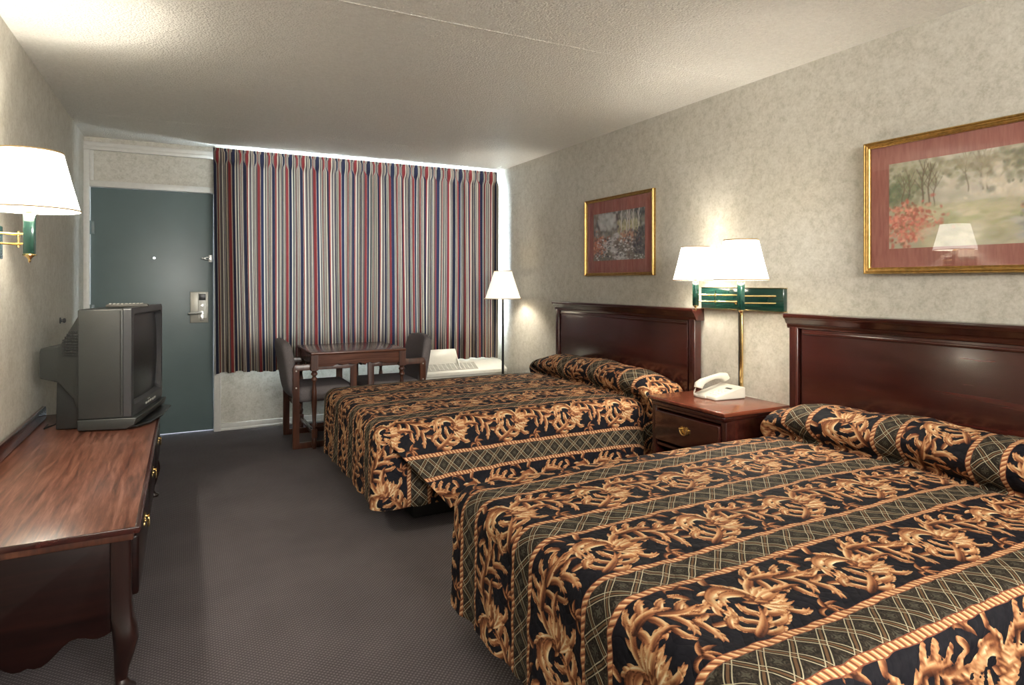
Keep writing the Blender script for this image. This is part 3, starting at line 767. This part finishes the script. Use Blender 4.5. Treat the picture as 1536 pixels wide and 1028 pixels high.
make_picture('framed_picture', 1.315, 1.322, 1.942, 1.225, .085, .085, 'garden', 'large wide gold-framed garden print reflecting a lamp, above the nearer headboard', 380, .03, math.radians(.9))
# ---------------------------------------------------------------- shared furniture pieces
def bail_handle(parent, loc, name='handle'):
    """brass drawer pull on a face looking towards -x: pierced back plate, two posts and a swinging bail"""
    b = MB()
    out = [(0, .020), (.008, .014), (.016, .022), (.026, .018), (.034, .010), (.044, .008), (.038, .0), (.042, -.008), (.030, -.012), (.022, -.022), (.012, -.016), (0, -.026)]
    poly = out+[(-y, z) for y, z in out[::-1][1:-1]]
    b.prism(poly, -.003, 0, 'x')
    for s in (-1, 1): b.lathe([(.006, 0), (.004, -.008), (.007, -.014), (.0001, -.017)], (0, s*.028, .004), 10, 'x')
    pts = [(-.013, .028*math.cos(a), .004-.030*math.sin(a)) for a in [PI*i/14 for i in range(15)]]
    b.tube(pts, [.0028+.0014*math.sin(PI*i/14) for i in range(15)], 8)
    o = b.build(name, M['brass'], parent, smooth=True, angle=40); o.location = loc; return o
def shade_mesh(rb, rt, h, rim=.0015, n=48, pleat=.0):
    """open cone shell, bottom at z=0"""
    b = MB(); rings = []
    for k, (r, z) in enumerate([(rb, 0), (rb+(rt-rb)*.5-.001, h*.5), (rt, h), (rt-rim*2, h), (rb-rim*2, 0)]):
        rings.append([((r+pleat*math.cos(i*PI))*math.cos(2*PI*i/n), (r+pleat*math.cos(i*PI))*math.sin(2*PI*i/n), z) for i in range(n)])
    rings.append(rings[0]); b.loft(rings, caps=False); return b
def lamp_head(root, x, y, z, rb, rt, h, mat, power, body_len, pleat=0, n=48, light=True, body=True, bw=.014):
    sh = shade_mesh(rb, rt, h, n=n, pleat=pleat).build('lamp_shade', mat, root, smooth=True, angle=60); sh.location = (x, y, z)
    for zz, r in ((0, rb), (h-.006, rt)):
        rm = MB(); rm.loft([[((r+d)*math.cos(2*PI*i/48), (r+d)*math.sin(2*PI*i/48), e) for i in range(48)] for d, e in ((.001, 0), (.0025, .0), (.0025, .006), (.001, .006), (.001, 0))], caps=False)
        o = rm.build('shade_trim', M['shade_rim'], sh, smooth=True); o.location = (0, 0, zz)
    sp = MB()
    for a in (0, 2*PI/3, 4*PI/3): sp.tube([(0, 0, h*.93), (rt*math.cos(a), rt*math.sin(a), h*.97)], .0015, 6)
    sp.lathe([(.012, h*.90), (.012, h*.94)], n=12)
    sp.build('shade_carrier', M['brass'], sh)
    MB().tube([(0, 0, .0), (0, 0, h*.25)], .006, 8).build('bulb_stem', M['brass'], sh)
    bulb = MB().lathe([(.012, h*.25), (.014, h*.32), (.027, h*.48), (.030, h*.58), (.022, h*.70), (.0001, h*.75)], n=16).build('bulb', M['bulb'], sh, smooth=True)
    l = D.lights.new('lamp_bulb_light', 'POINT'); l.energy = power; l.color = LAMP_C; l.shadow_soft_size = .04
    lo = D.objects.new('lamp_bulb_light', l); COL.objects.link(lo); lo.parent = root; lo.location = (x, y, z+h*.5)
    return sh
bm_ = NT('frosted_bulb_glow', .5); bm_.b.inputs['Emission Color'].default_value = (*LAMP_C, 1); bm_.b.inputs['Emission Strength'].default_value = 6
M['bulb'] = bm_.m

# ---------------------------------------------------------------- double wall lamp over the nightstand
t = empty('double_wall_lamp', (XR, 2.70, 1.185)); tag(t, 'brass and dark green double swing-arm wall lamp between the two beds', 'wall lamp')
MB().box(-.030, -.001, -.31, .31, -.064, .064).build('wall_plate', M['green'], t, bevel=.004)
tr = MB()
for z in (-.066, .064): tr.box(-.033, -.001, -.313, .313, z, z+.003)
tr.build('plate_edge', M['brass'], t)
MB().lathe([(.009, 0), (.010, -.006), (.005, -.014), (.0001, -.016)], (-.030, .02, -.022), 14, 'x').build('switch_knob', M['brass'], t, smooth=True)
for (lx, ly, jy) in ((-.165, .215, .135), (-.420, -.375, -.140)):
    # head post
    p = MB().box(lx-.014, lx+.014, ly-.014, ly+.014, -.043, .100).build('lamp_post', M['green'], t, bevel=.003)
    f = MB(); f.lathe([(.0001, -.072), (.006, -.064), (.004, -.058), (.010, -.050), (.017, -.046), (.017, -.042)], (lx, ly, 0), 16); MB().lathe([(.017, .100), (.017, .104), (.007, .108), (.007, .16)], (lx, ly, 0), 16).build('socket', M['brass'], p, smooth=True, angle=40)
    f.build('finial', M['brass'], p, smooth=True, angle=40)
    a = MB(); jx = -.085 if jy > 0 else -.16
    for z in (-.018, .022):
        a.tube([(-.030, jy-.165 if jy > 0 else jy-.12, z), (jx, jy, z)], .0045, 8)
        a.tube([(jx, jy, z), (lx+.012, ly, z)], .0045, 8); a.lathe([(.0075, -.007), (.0075, .007)], (jx, jy, z), 12)
    a.build('swing_arm', M['brass'], t, smooth=True)
    MB().lathe([(.005, -.040), (.005, .045)], (jx, jy, 0), 10).build('arm_pivot', M['green'], t, smooth=True)
    lamp_head(t, lx, ly, .108, .133, .083, .206, M['shade'], LAMP_W, .14, pleat=.0008, n=96)
cc = empty('cord_cover', (XR, 2.705, 0)); tag(cc, 'thin brass cord cover running down the wall from the double lamp', 'cord cover')
cv = MB().box(-.014, -.001, -.010, .010, .60, 1.118).build('cover_strip', M['brass'], cc, bevel=.003)
MB().tube([(-.010, .016, 1.118), (-.010, .016, .62)], .004, 8).build('lamp_cord', M['black_plastic'], cc, smooth=True)

# ---------------------------------------------------------------- wall lamp on the left wall
t = empty('wall_lamp', (XL, 3.30, 1.45)); tag(t, 'single swing-arm wall lamp with cream shade above the television desk', 'wall lamp')
MB().box(.001, .028, -.20, .07, -.07, .07).build('wall_plate', M['green'], t, bevel=.004)
lx, ly = .145, -.08
p = MB().box(lx-.019, lx+.019, ly-.019, ly+.019, -.052, .120).build('lamp_post', M['green'], t, bevel=.004)
f = MB(); f.lathe([(.0001, -.088), (.006, -.080), (.004, -.074), (.013, -.062), (.024, -.056), (.024, -.052)], (lx, ly, 0), 18); MB().lathe([(.022, .120), (.022, .124), (.008, .128), (.008, .17)], (lx, ly, 0), 18).build('socket', M['brass'], p, smooth=True, angle=40)
f.build('finial', M['brass'], p, smooth=True, angle=40)
a = MB()
for z in (-.006, .036): a.tube([(.028, -.02, z), (.085, .045, z)], .005, 8); a.tube([(.085, .045, z), (lx, ly, z)], .005, 8); a.lathe([(.008, -.008), (.008, .008)], (.085, .045, z), 12)
a.tube([(.085, .045, -.02), (.085, .045, .05)], .005, 8)
a.build('swing_arm', M['brass'], t, smooth=True)
lamp_head(t, lx, ly, .128, .175, .115, .243, M['shade'], 46, .14, n=64)

# ---------------------------------------------------------------- floor lamp in the corner
t = empty('floor_lamp', (2.665, 5.36, 0)); tag(t, 'slim black floor lamp with lit cream shade in the far corner', 'floor lamp')
MB().lathe([(.0001, 0), (.135, 0), (.135, .012), (.120, .022), (.03, .030), (.012, .045)], n=32).build('base', M['black_plastic'], t, smooth=True, angle=30)
MB().tube([(0, 0, .04), (0, 0, 1.14)], .0115, 14).build('pole', M['black_plastic'], t, smooth=True)
lamp_head(t, 0, 0, 1.125, .175, .085, .265, M['shade_soft'], 26, .1, n=6)
t.rotation_euler = (0, 0, .3)

# ---------------------------------------------------------------- nightstand and telephone
t = empty('nightstand', (2.675, 2.67, 0)); tag(t, 'mahogany nightstand with one drawer and open shelf between the beds', 'nightstand')
hx, hy, H = .215, .272, .616
tp = MB().prism([(-.245, H-.006), (-.241, H), (.24, H), (.24, H-.022), (-.236, H-.022), (-.243, H-.014)], -.300, .300, 'y').build('top', M['night_top'], t, bevel=.003)
MB().box(-hx-.014, .24, -hy-.014, hy+.014, H-.050, H-.0225).build('top_moulding', M['mahog'], t, bevel=.008)
c = MB(); c.box(-hx, .235, -hy, -hy+.02, .09, H-.051); c.box(-hx, .235, hy-.02, hy, .09, H-.051); c.box(.22, .235, -hy, hy, .09, H-.051)
c.box(-hx, .235, -hy, hy, .09, .12); c.box(-hx, .235, -hy, hy, .335, .352)
for s in (-1, 1): c.box(-hx-.003, -hx+.02, s*hy-.017, s*hy+.017, .09, H-.052)
c.box(-hx-.002, -hx+.01, -hy, hy, H-.066, H-.051)
c.build('body', M['mahog_z'], t, bevel=.002)
MB().prism([(-.27, .0), (-.20, .0), (-.16, .05), (.16, .05), (.20, .0), (.27, .0), (.27, .095), (-.27, .095)], -hx-.008, -hx+.012, 'x').build('plinth', M['mahog'], t, bevel=.004)
MB().box(-hx+.012, .235, -hy+.002, hy-.002, 0, .088).build('plinth_sides', M['mahog'], t)
d = MB().box(-hx-.016, -hx+.3, -hy+.022, hy-.022, .368, .540).build('drawer', M['mahog'], t, bevel=.008, seg=3)
bail_handle(d, (-hx-.016, -.0, .468))
# telephone
t = empty('telephone', (2.765, 2.735, .617), math.radians(-4)); tag(t, 'ivory desk telephone with coiled cord on the nightstand', 'telephone')
MB().prism([(-.115, 0), (.105, 0), (.105, .062), (.085, .066), (-.110, .018)], -.10, .085, 'y').build('base', M['phone'], t, bevel=.006, seg=3)
k = MB(); sl = math.atan2(.048, .195)
def onslope(x, y, up=0): return (x, y, .018+(x+.110)*.246+up)
for i in range(4):
    for j in range(3):
        x0, y0 = -.080+i*.022, -.070+j*.022
        k.add([onslope(x0+a, y0+b, c_) for a in (0, .013) for b in (0, .014) for c_ in (-.002, .0035)], [(0, 1, 3, 2), (4, 6, 7, 5), (0, 4, 5, 1), (2, 3, 7, 6), (0, 2, 6, 4), (1, 5, 7, 3)])
k.build('keypad', M['white_plastic'], t, bevel=.001)
k = MB(); k.add([onslope(a, b, c_) for a in (.022, .036) for b in (-.070, -.025) for c_ in (-.002, .002)], [(0, 1, 3, 2), (4, 6, 7, 5), (0, 4, 5, 1), (2, 3, 7, 6), (0, 2, 6, 4), (1, 5, 7, 3)])
k.build('display', M['black_plastic'], t)
hs = MB(); pts = [(-.105, .055, .050), (-.100, .056, .066), (-.075, .057, .084), (-.03, .058, .097), (.02, .058, .108), (.06, .057, .110), (.088, .056, .104), (.096, .055, .088)]
hs.tube(pts, [.022, .024, .019, .014, .014, .019, .025, .024], 14, sq=3)
hs.build('handset', M['phone'], t, smooth=True, angle=60)
co = MB(); P = []
for i in range(260):
    s_ = i/259; a = s_*2*PI*22; cx = -.112-.018*math.sin(s_*PI)-.01*s_; cy = .070-.10*s_+.02*math.sin(s_*2*PI); r = .0075
    P.append((cx+r*math.cos(a)*.6, cy+r*math.cos(a)*.4, .012+.030*max(0, 1-4*s_)+r*math.sin(a)))
co.tube(P, .0018, 5); co.build('coiled_cord', M['phone'], t, smooth=True)
MB().tube([(.105, -.05, .02), (.13, -.06, .006), (.145, -.075, .004), (.15, -.10, .004), (.15, -.14, .004)], .002, 6).build('line_cord', M['phone'], t, smooth=True)

# ---------------------------------------------------------------- desk (long low credenza) along the left wall
DY0, DY1, DXB, DXF, DH = 2.285, 4.42, XL+.008, -.128, .525
t = empty('long_desk', ((DXB+DXF)/2, (DY0+DY1)/2, 0)); tag(t, 'long low mahogany desk with brass pulls along the left wall under the television', 'desk')
hx, hy = (DXF-DXB)/2, (DY1-DY0)/2
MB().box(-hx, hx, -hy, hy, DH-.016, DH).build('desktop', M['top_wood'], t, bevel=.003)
e = MB()
e.prism([(hx, DH-.018), (hx+.006, DH-.010), (hx+.006, DH-.001), (hx+.001, DH+.001), (hx-.010, DH+.001), (hx-.010, DH-.018)], -hy-.004, hy+.004, 'y')
for s in (-1, 1): e.box(-hx, hx+.004, min(s*hy, s*hy+s*.006), max(s*hy, s*hy+s*.006), DH-.018, DH+.0015)
e.build('edge_moulding', M['mahog'], t, bevel=.002)
MB().box(-hx+.0, hx-.014, -hy+.016, hy-.016, DH-.044, DH-.0165).build('frieze', M['walnut'], t, bevel=.002)
MB().prism([(-hy+.02, DH+.0015), (hy-.10, DH+.0015), (hy-.10, DH+.055), (hy-.115, DH+.074), (-hy+.02, DH+.074)], -hx, -hx+.020, 'x').build('backsplash', M['mahog'], t, bevel=.005)
def cabriole(cx, cy, dx, dy):
    """bowed leg: square post above, knee pushed out along (dx, dy), slim ankle and pad foot"""
    b = MB(); rings = []
    for z, w_, o in ((.502, .029, 0), (.30, .029, 0), (.235, .030, .003), (.20, .034, .010), (.165, .035, .014), (.12, .029, .010), (.07, .021, .002), (.035, .017, .0), (.020, .020, .006), (.010, .030, .012), (0, .028, .012)):
        rr = rrect(2*w_, 2*w_, w_*.35 if z > .22 else w_*.75, 3); rings.append([(cx+dx*o+p[0], cy+dy*o+p[1], z) for p in rr])
    return b.loft(rings)
for sy in (-1, 1):
    for sx in (-1, 1):
        cabriole(sx*(hx-.050), sy*(hy-.060), sx, sy).build('leg', M['shaded_z'], t, smooth=True, angle=40)
def apron(L, depth, n=24):
    """scalloped lower edge between two posts, as (along, z)"""
    pts = [(-L, .50), (-L, .20)]
    for i in range(n+1):
        s_ = i/n; x = -L+2*L*s_; a = abs(2*s_-1); z = .195-depth*(.5+.5*math.cos(PI*min(1, a*1.35)))-.012*math.sin(PI*3*min(1, a))
        pts.append((x, z))
    return pts+[(L, .20), (L, .50)]
for s in (-1, 1):
    y = s*(hy-.050)
    MB().prism(apron(hx-.075, .055), y-.010, y+.010, 'y').build('end_panel', M['shaded_x'], t, bevel=.003)
MB().box(-hx+.012, -hx+.024, -hy+.06, hy-.06, .18, .48).build('back_panel', M['shaded_x'], t)
MB().box(-hx+.03, hx-.055, -hy+.065, hy-.065, .255, .475).build('case', M['shaded_x'], t)
MB().prism([(y_*(hy-.09)/(hx-.075), z_) for y_, z_ in apron(hx-.075, .045, 60)], hx-.062, hx-.045, 'x').build('front_apron', M['shaded_x'], t, bevel=.003)
nd = 3; W_ = (2*hy-.16)/nd
for i in range(nd):
    y0 = -hy+.08+i*W_+.010; y1 = y0+W_-.020
    d = MB().box(hx-.045, hx-.003, y0, y1, .275, .470).build('drawer', M['shaded_x'], t, bevel=.010, seg=3)
    for yy in ((y0+y1)/2,):
        o = bail_handle(d, (hx-.003, yy, .412)); o.rotation_euler = (0, 0, PI)

# ---------------------------------------------------------------- television and remote
BETA = math.radians(-11)
TW, TZ = .315, DH+.002
t = empty('television', (-.24+.19*TW, 3.80+.98*TW, TZ), BETA); tag(t, 'bulky charcoal tube television on the desk, turned towards the beds', 'television')
MB().prism([(-.245, .060), (-.040, .060), (-.040, .622), (-.245, .618)], -TW, TW, 'y').build('cabinet', M['tv'], t, bevel=.008, seg=3)
# front bezel, a frame with a recessed screen
b = MB(); rings = []
for w_, zz0, zz1, x in ((TW, .060, .624, -.040), (TW, .060, .624, -.004), (TW-.010, .070, .614, .0), (TW-.030, .118, .592, .0), (TW-.045, .132, .578, -.022), (TW-.045, .132, .578, -.05)):
    rr = rrect(2*w_, zz1-zz0, .012 if w_ > TW-.02 else .03, 4); rings.append([(x, p[0], p[1]+(zz0+zz1)/2) for p in rr])
b.loft(rings, caps=False).build('bezel', M['tv_bezel'], t, smooth=True, angle=25)
# bulged tube face
n = 24; b = MB(); vs = []; fs = []
for i in range(n+1):
    for j in range(n+1):
        y = -1+2*i/n; z = -1+2*j/n
        vs.append((-.034+.024*(1-.5*y*y-.5*z*z), y*(TW-.043), .355+z*.225))
for i in range(n):
    for j in range(n):
        a = i*(n+1)+j; fs.append((a, a+1, a+n+2, a+n+1))
b.add(vs, fs).build('screen', M['screen'], t, smooth=True)
# rear tube housing, stepping in and down
b = MB(); prof = [(-.243, TW-.012, .095, .595), (-.275, TW-.030, .165, .545), (-.345, TW-.060, .235, .432), (-.360, TW-.065, .245, .424), (-.437, TW-.085, .262, .418), (-.442, TW-.092, .270, .410)]
rings = []
for x, w_, z0, z1 in prof:
    rr = rrect(2*w_, z1-z0, .015, 3); rings.append([(x, p[0], p[1]+(z0+z1)/2) for p in rr])
b.loft(rings).build('rear_housing', M['tv'], t, smooth=True, angle=22)
for s in (-1, 1):
    b = MB()
    for i in range(7):
        x = -.252-i*.0115; zt = .575-(i*.0115)*1.45; zb = .385
        for k in range(9):
            z = zb+k*.0145
            if z < zt-.012:
                w_ = TW-.012-(abs(x)-.243)*.48
                b.box(x-.004, x+.004, s*w_-.006, s*w_+.006, z, z+.008)
    b.build('side_vents', M['tv_dark'], t)
b = MB()
for i in range(9): b.box(-.246-i*.001, -.262-i*.009+.006, -.2, .2, .585-i*.016, .590-i*.016)
b.build('top_vents', M['tv_dark'], t)
MB().prism([(-.370, .0), (-.246, .0), (-.246, .20), (-.30, .26), (-.365, .26)], -TW+.085, TW-.085, 'y').build('rear_pedestal', M['tv_dark'], t, bevel=.008)
b = MB().prism([(-.246, .006), (-.030, .002), (.010, .020), (.022, .058), (-.040, .0595), (-.246, .0595)], -TW-.002, TW+.002, 'y').build('base_plinth', M['tv'], t, bevel=.006, seg=3)
b = MB(); rr = [(-.06, -TW+.05), (.010, -TW+.05), (.052, -TW+.12), (.070, 0), (.052, TW-.02), (.0, TW+.015), (-.06, TW+.015)]
b.prism(rr, .0, .010, 'z').build('swivel_shelf', M['black_plastic'], t, bevel=.003)
b = MB()
for i in range(5): b.box(-.002, .003, -.06+i*.045, -.03+i*.045, .082, .094)
b.build('control_buttons', M['buttons'], t, bevel=.002)
MB().box(-.002, .002, -.018, .018, .1015, .107).build('badge', M['chrome'], t)
MB().box(-.056, -.050, -TW-.0015, -TW+.002, .075, .61).build('cabinet_seam', M['tv_dark'], t)
MB().tube([(-.36, -.1, .05), (-.41, -.13, .008), (-.43, -.2, .005), (-.45, -.1, .005)], .004, 8).build('power_cord', M['black_plastic'], t, smooth=True)
r0 = empty('remote_control', (-.268, 3.985, TZ+.6225), math.radians(74)); tag(r0, 'grey remote control lying on top of the television', 'remote control')
MB().prism([(-.105, .0), (.085, .0), (.098, .006), (.088, .018), (-.100, .016)], -.024, .024, 'y').build('case', M['remote'], r0, bevel=.004)
b = MB()
for i in range(9):
    for j in range(3): b.box(-.088+i*.018, -.078+i*.018, -.018+j*.013, -.010+j*.013, .015, .021)
b.build('buttons', M['buttons'], r0, bevel=.001)
r0.rotation_euler = (0, 0, math.radians(-5))

# small door bumper on the left wall
t = empty('door_bumper', (XL, 4.94, 1.037)); tag(t, 'small round steel door bumper on the left wall above the television', 'door bumper')
MB().lathe([(.020, .0005), (.020, .004), (.009, .007), (.008, .016), (.015, .019), (.016, .027), (.011, .032), (.0001, .034)], n=20, axis='x').build('bumper_knob', M['tv_bezel'], t, smooth=True, angle=40)

# ---------------------------------------------------------------- small table
t = empty('small_table', (1.235, 5.36, 0)); tag(t, 'small square walnut table with turned legs before the curtain', 'table')
HX, HY, H = .378, .345, .742
MB().box(-HX, HX, -HY, HY, H-.020, H).build('tabletop', M['walnut_x'], t, bevel=.006, seg=3)
def tapron(L, n=48):
    pts = [(-L, H-.021), (-L, H-.115)]
    for i in range(n+1):
        s_ = i/n; a = abs(2*s_-1); z = H-.095-.012*abs(math.sin(PI*4*a)) if a < .62 else H-.112
        pts.append((-L+2*L*s_, z))
    return pts+[(L, H-.115), (L, H-.021)]
for s in (-1, 1):
    MB().prism(tapron(HX-.05), s*(HY-.028)-.009, s*(HY-.028)+.009, 'y').build('apron', M['walnut_x'], t)
    MB().prism([(x*(HY-.05)/(HX-.05), z) for x, z in tapron(HX-.05)], s*(HX-.028)-.009, s*(HX-.028)+.009, 'x').build('apron', M['walnut_x'], t)
    for s2 in (-1, 1):
        L = MB(); x, y = s*(HX-.030), s2*(HY-.030)
        L.box(x-.026, x+.026, y-.026, y+.026, H-.140, H-.0205)
        L.lathe([(.022, H-.139), (.016, H-.150), (.024, H-.160), (.025, H-.170), (.015, H-.180), (.013, H-.188), (.022, H-.200), (.024, H-.212), (.014, H-.225), (.012, H-.24), (.019, H-.30), (.021, H-.38), (.017, H-.47), (.014, H-.54), (.020, H-.552), (.020, H-.56), (.013, .155), (.021, .150)], (x, y, 0), 18)
        L.box(x-.020, x+.020, y-.020, y+.020, .085, .150); L.lathe([(.014, .085), (.021, .06), (.020, .035), (.012, .0)], (x, y, 0), 16)
        L.build('leg', M['walnut'], t, smooth=True, angle=35)
    MB().box(s*(HX-.030)-.011, s*(HX-.030)+.011, -HY+.048, HY-.048, .100, .135).build('stretcher', M['walnut_x'], t, bevel=.003)
MB().box(-HX+.040, HX-.040, -.014, .014, .104, .130).build('cross_stretcher', M['walnut_x'], t, bevel=.003)

# ---------------------------------------------------------------- armchairs: cube frame, sled sides, slab cushions
def make_chair():
    t = empty('armchair')
    for s in (-1, 1):
        y = s*.262; p = .024
        b = MB(); b.prism([(-.250, .0), (-.250, .600), (-.222, .645), (.235, .645), (.235, .0)], y-p*.6, y+p*.6, 'y')
        fr = MB()
        out = [(-.250, 0), (-.250, .620), (-.236, .648), (.228, .648), (.240, .634), (.240, 0)]
        inn = [(-.200, .045), (-.200, .600), (-.200, .600), (.190, .600), (.190, .600), (.190, .045)]
        vs = [(x, y-.016, z) for x, z in out]+[(x, y-.016, z) for x, z in inn]+[(x, y+.016, z) for x, z in out]+[(x, y+.016, z) for x, z in inn]
        fs = []
        for i in range(6):
            j = (i+1) % 6; fs += [(i, j, 6+j, 6+i), (12+i, 18+i, 18+j, 12+j), (i, 12+i, 12+j, j), (6+i, 6+j, 18+j, 18+i)]
        fr.add(vs, fs)
        f_ = fr.build('side_frame', M['walnut'], t, bevel=.004)
        for x, z in ((-.225, .47), (-.225, .60), (.215, .44)): MB().lathe([(.006, 0), (.006, s*.004), (.0001, s*.005)], (x, y+s*.015, z), 12, 'y').build('screw_cap', M['steel_plate'], f_)
    MB().box(-.215, -.185, -.245, .245, .30, .345).build('rear_rail', M['walnut_x'], t, bevel=.003)
    MB().box(.180, .212, -.245, .245, .30, .345).build('front_rail', M['walnut_x'], t, bevel=.003)
    MB().box(-.21, .235, -.243, .243, .346, .465).build('seat', M['grey_fabric'], t, bevel=.035, seg=4)
    # leaning padded back, bowed a little
    b = MB(); rings = []
    for k in range(9):
        s_ = k/8; z = .375+.465*s_; lean = -.215-.075*s_; th = .040 if 0 < k < 8 else .022
        w_ = .262-(.028 if k in (0, 8) else 0)-(.012 if k in (1, 7) else 0); ring = []
        for i in range(9): yy = -1+2*i/8; ring.append((lean-th-.022*(1-yy*yy), yy*w_, z-(.010*yy*yy if k > 6 else 0)))
        for i in range(9): yy = 1-2*i/8; ring.append((lean+th-.022*(1-yy*yy), yy*w_, z-(.010*yy*yy if k > 6 else 0)))
        rings.append(ring)
    b.loft(rings).build('backrest', M['grey_fabric'], t, bevel=0, sub=2)
    return t
ch = make_chair(); ch.location = (.985, 5.362, 0); ch2 = copy_thing(ch)
tag(ch, 'grey upholstered wood-framed armchair left of the small table, back towards the door', 'chair', None)
ch2.location = (1.555, 5.362, 0); ch2.rotation_euler = (0, 0, PI)
tag(ch2, 'grey upholstered wood-framed armchair right of the small table, beside the air conditioner', 'chair', None)

# ---------------------------------------------------------------- wall air conditioner under the window
t = empty('air_conditioner', (2.352, 5.69, 0)); tag(t, 'cream through-wall air conditioner with slatted grille under the curtain hem', 'air conditioner')
AX = .495; y0, y1 = -.06, .315
MB().prism([(y0+.012, .07), (y0+.012, .385), (y0, .392), (y0, .425), (y0+.012, .436), (y0+.150, .500), (y1, .503), (y1, .07)], -AX, AX, 'x').build('housing', M['white_plastic'], t, bevel=.006, seg=3)
gd = MB(); a0 = (y0+.022, .4410); a1 = (y0+.125, .4888); L = math.hypot(a1[0]-a0[0], a1[1]-a0[1]); sl = math.atan2(a1[1]-a0[1], a1[0]-a0[0])
def on(s_, up): return (a0[0]+s_*L*math.cos(sl)-up*math.sin(sl), a0[1]+s_*L*math.sin(sl)+up*math.cos(sl))
p_ = [on(0, -.004), on(1, -.004), on(1, .0015), on(0, .0015)]
gd.prism(p_, -AX+.03, .19, 'x').build('grille_well', M['grille_dark'], t)
g = MB()
for i in range(9):
    s_ = i/8; g.prism([on(s_-.022, .001), on(s_+.022, .001), on(s_+.022, .007), on(s_-.022, .007)], -AX+.03, .19, 'x')
for i in range(16):
    x = -AX+.03+(.19+AX-.03)*i/15; g.prism([on(-.02, .001), on(1.02, .001), on(1.02, .006), on(-.02, .006)], x-.003, x+.003, 'x')
g.build('grille', M['white_plastic'], t)
MB().prism([(y0+.125, .486), (y0+.142, .494), (y0+.185, .622), (y0+.175, .630), (y0+.137, .56)], -AX+.02, .010, 'x').build('raised_lid', M['white_plastic'], t, bevel=.003)
for x in (.010, -AX+.014):
    k = MB(); k.prism([(y0+.05, .450), (y0+.142, .494), (y0+.185, .622)], x, x+.006, 'x')
    k.build('lid_cheek', M['white_plastic'], t)
for s in (-1, 1): MB().box(s*(AX-.06)-.03, s*(AX-.06)+.03, y0+.03, y1-.02, 0, .07).build('foot', M['white_plastic'], t, bevel=.004)

# ---------------------------------------------------------------- light bar added behind the camera as room fill
t = empty('added_fill_bar', (1.2, YB, 2.08)); tag(t, 'long light bar added as room fill on the wall behind the viewer', 'light fixture')
MB().box(-1.25, 1.25, .001, .035, -.08, .08).build('back_plate', M['chrome'], t, bevel=.004)
vm = NT('fill_bar_diffuser', .5); vm.b.inputs['Emission Color'].default_value = (1, .95, .86, 1); vm.b.inputs['Emission Strength'].default_value = 2
MB().lathe([(.0001, -1.2), (.022, -1.2), (.022, 1.2), (.0001, 1.2)], (0, .06, 0), 16, 'x').build('fill_tube', vm.m, t, smooth=True, angle=40)
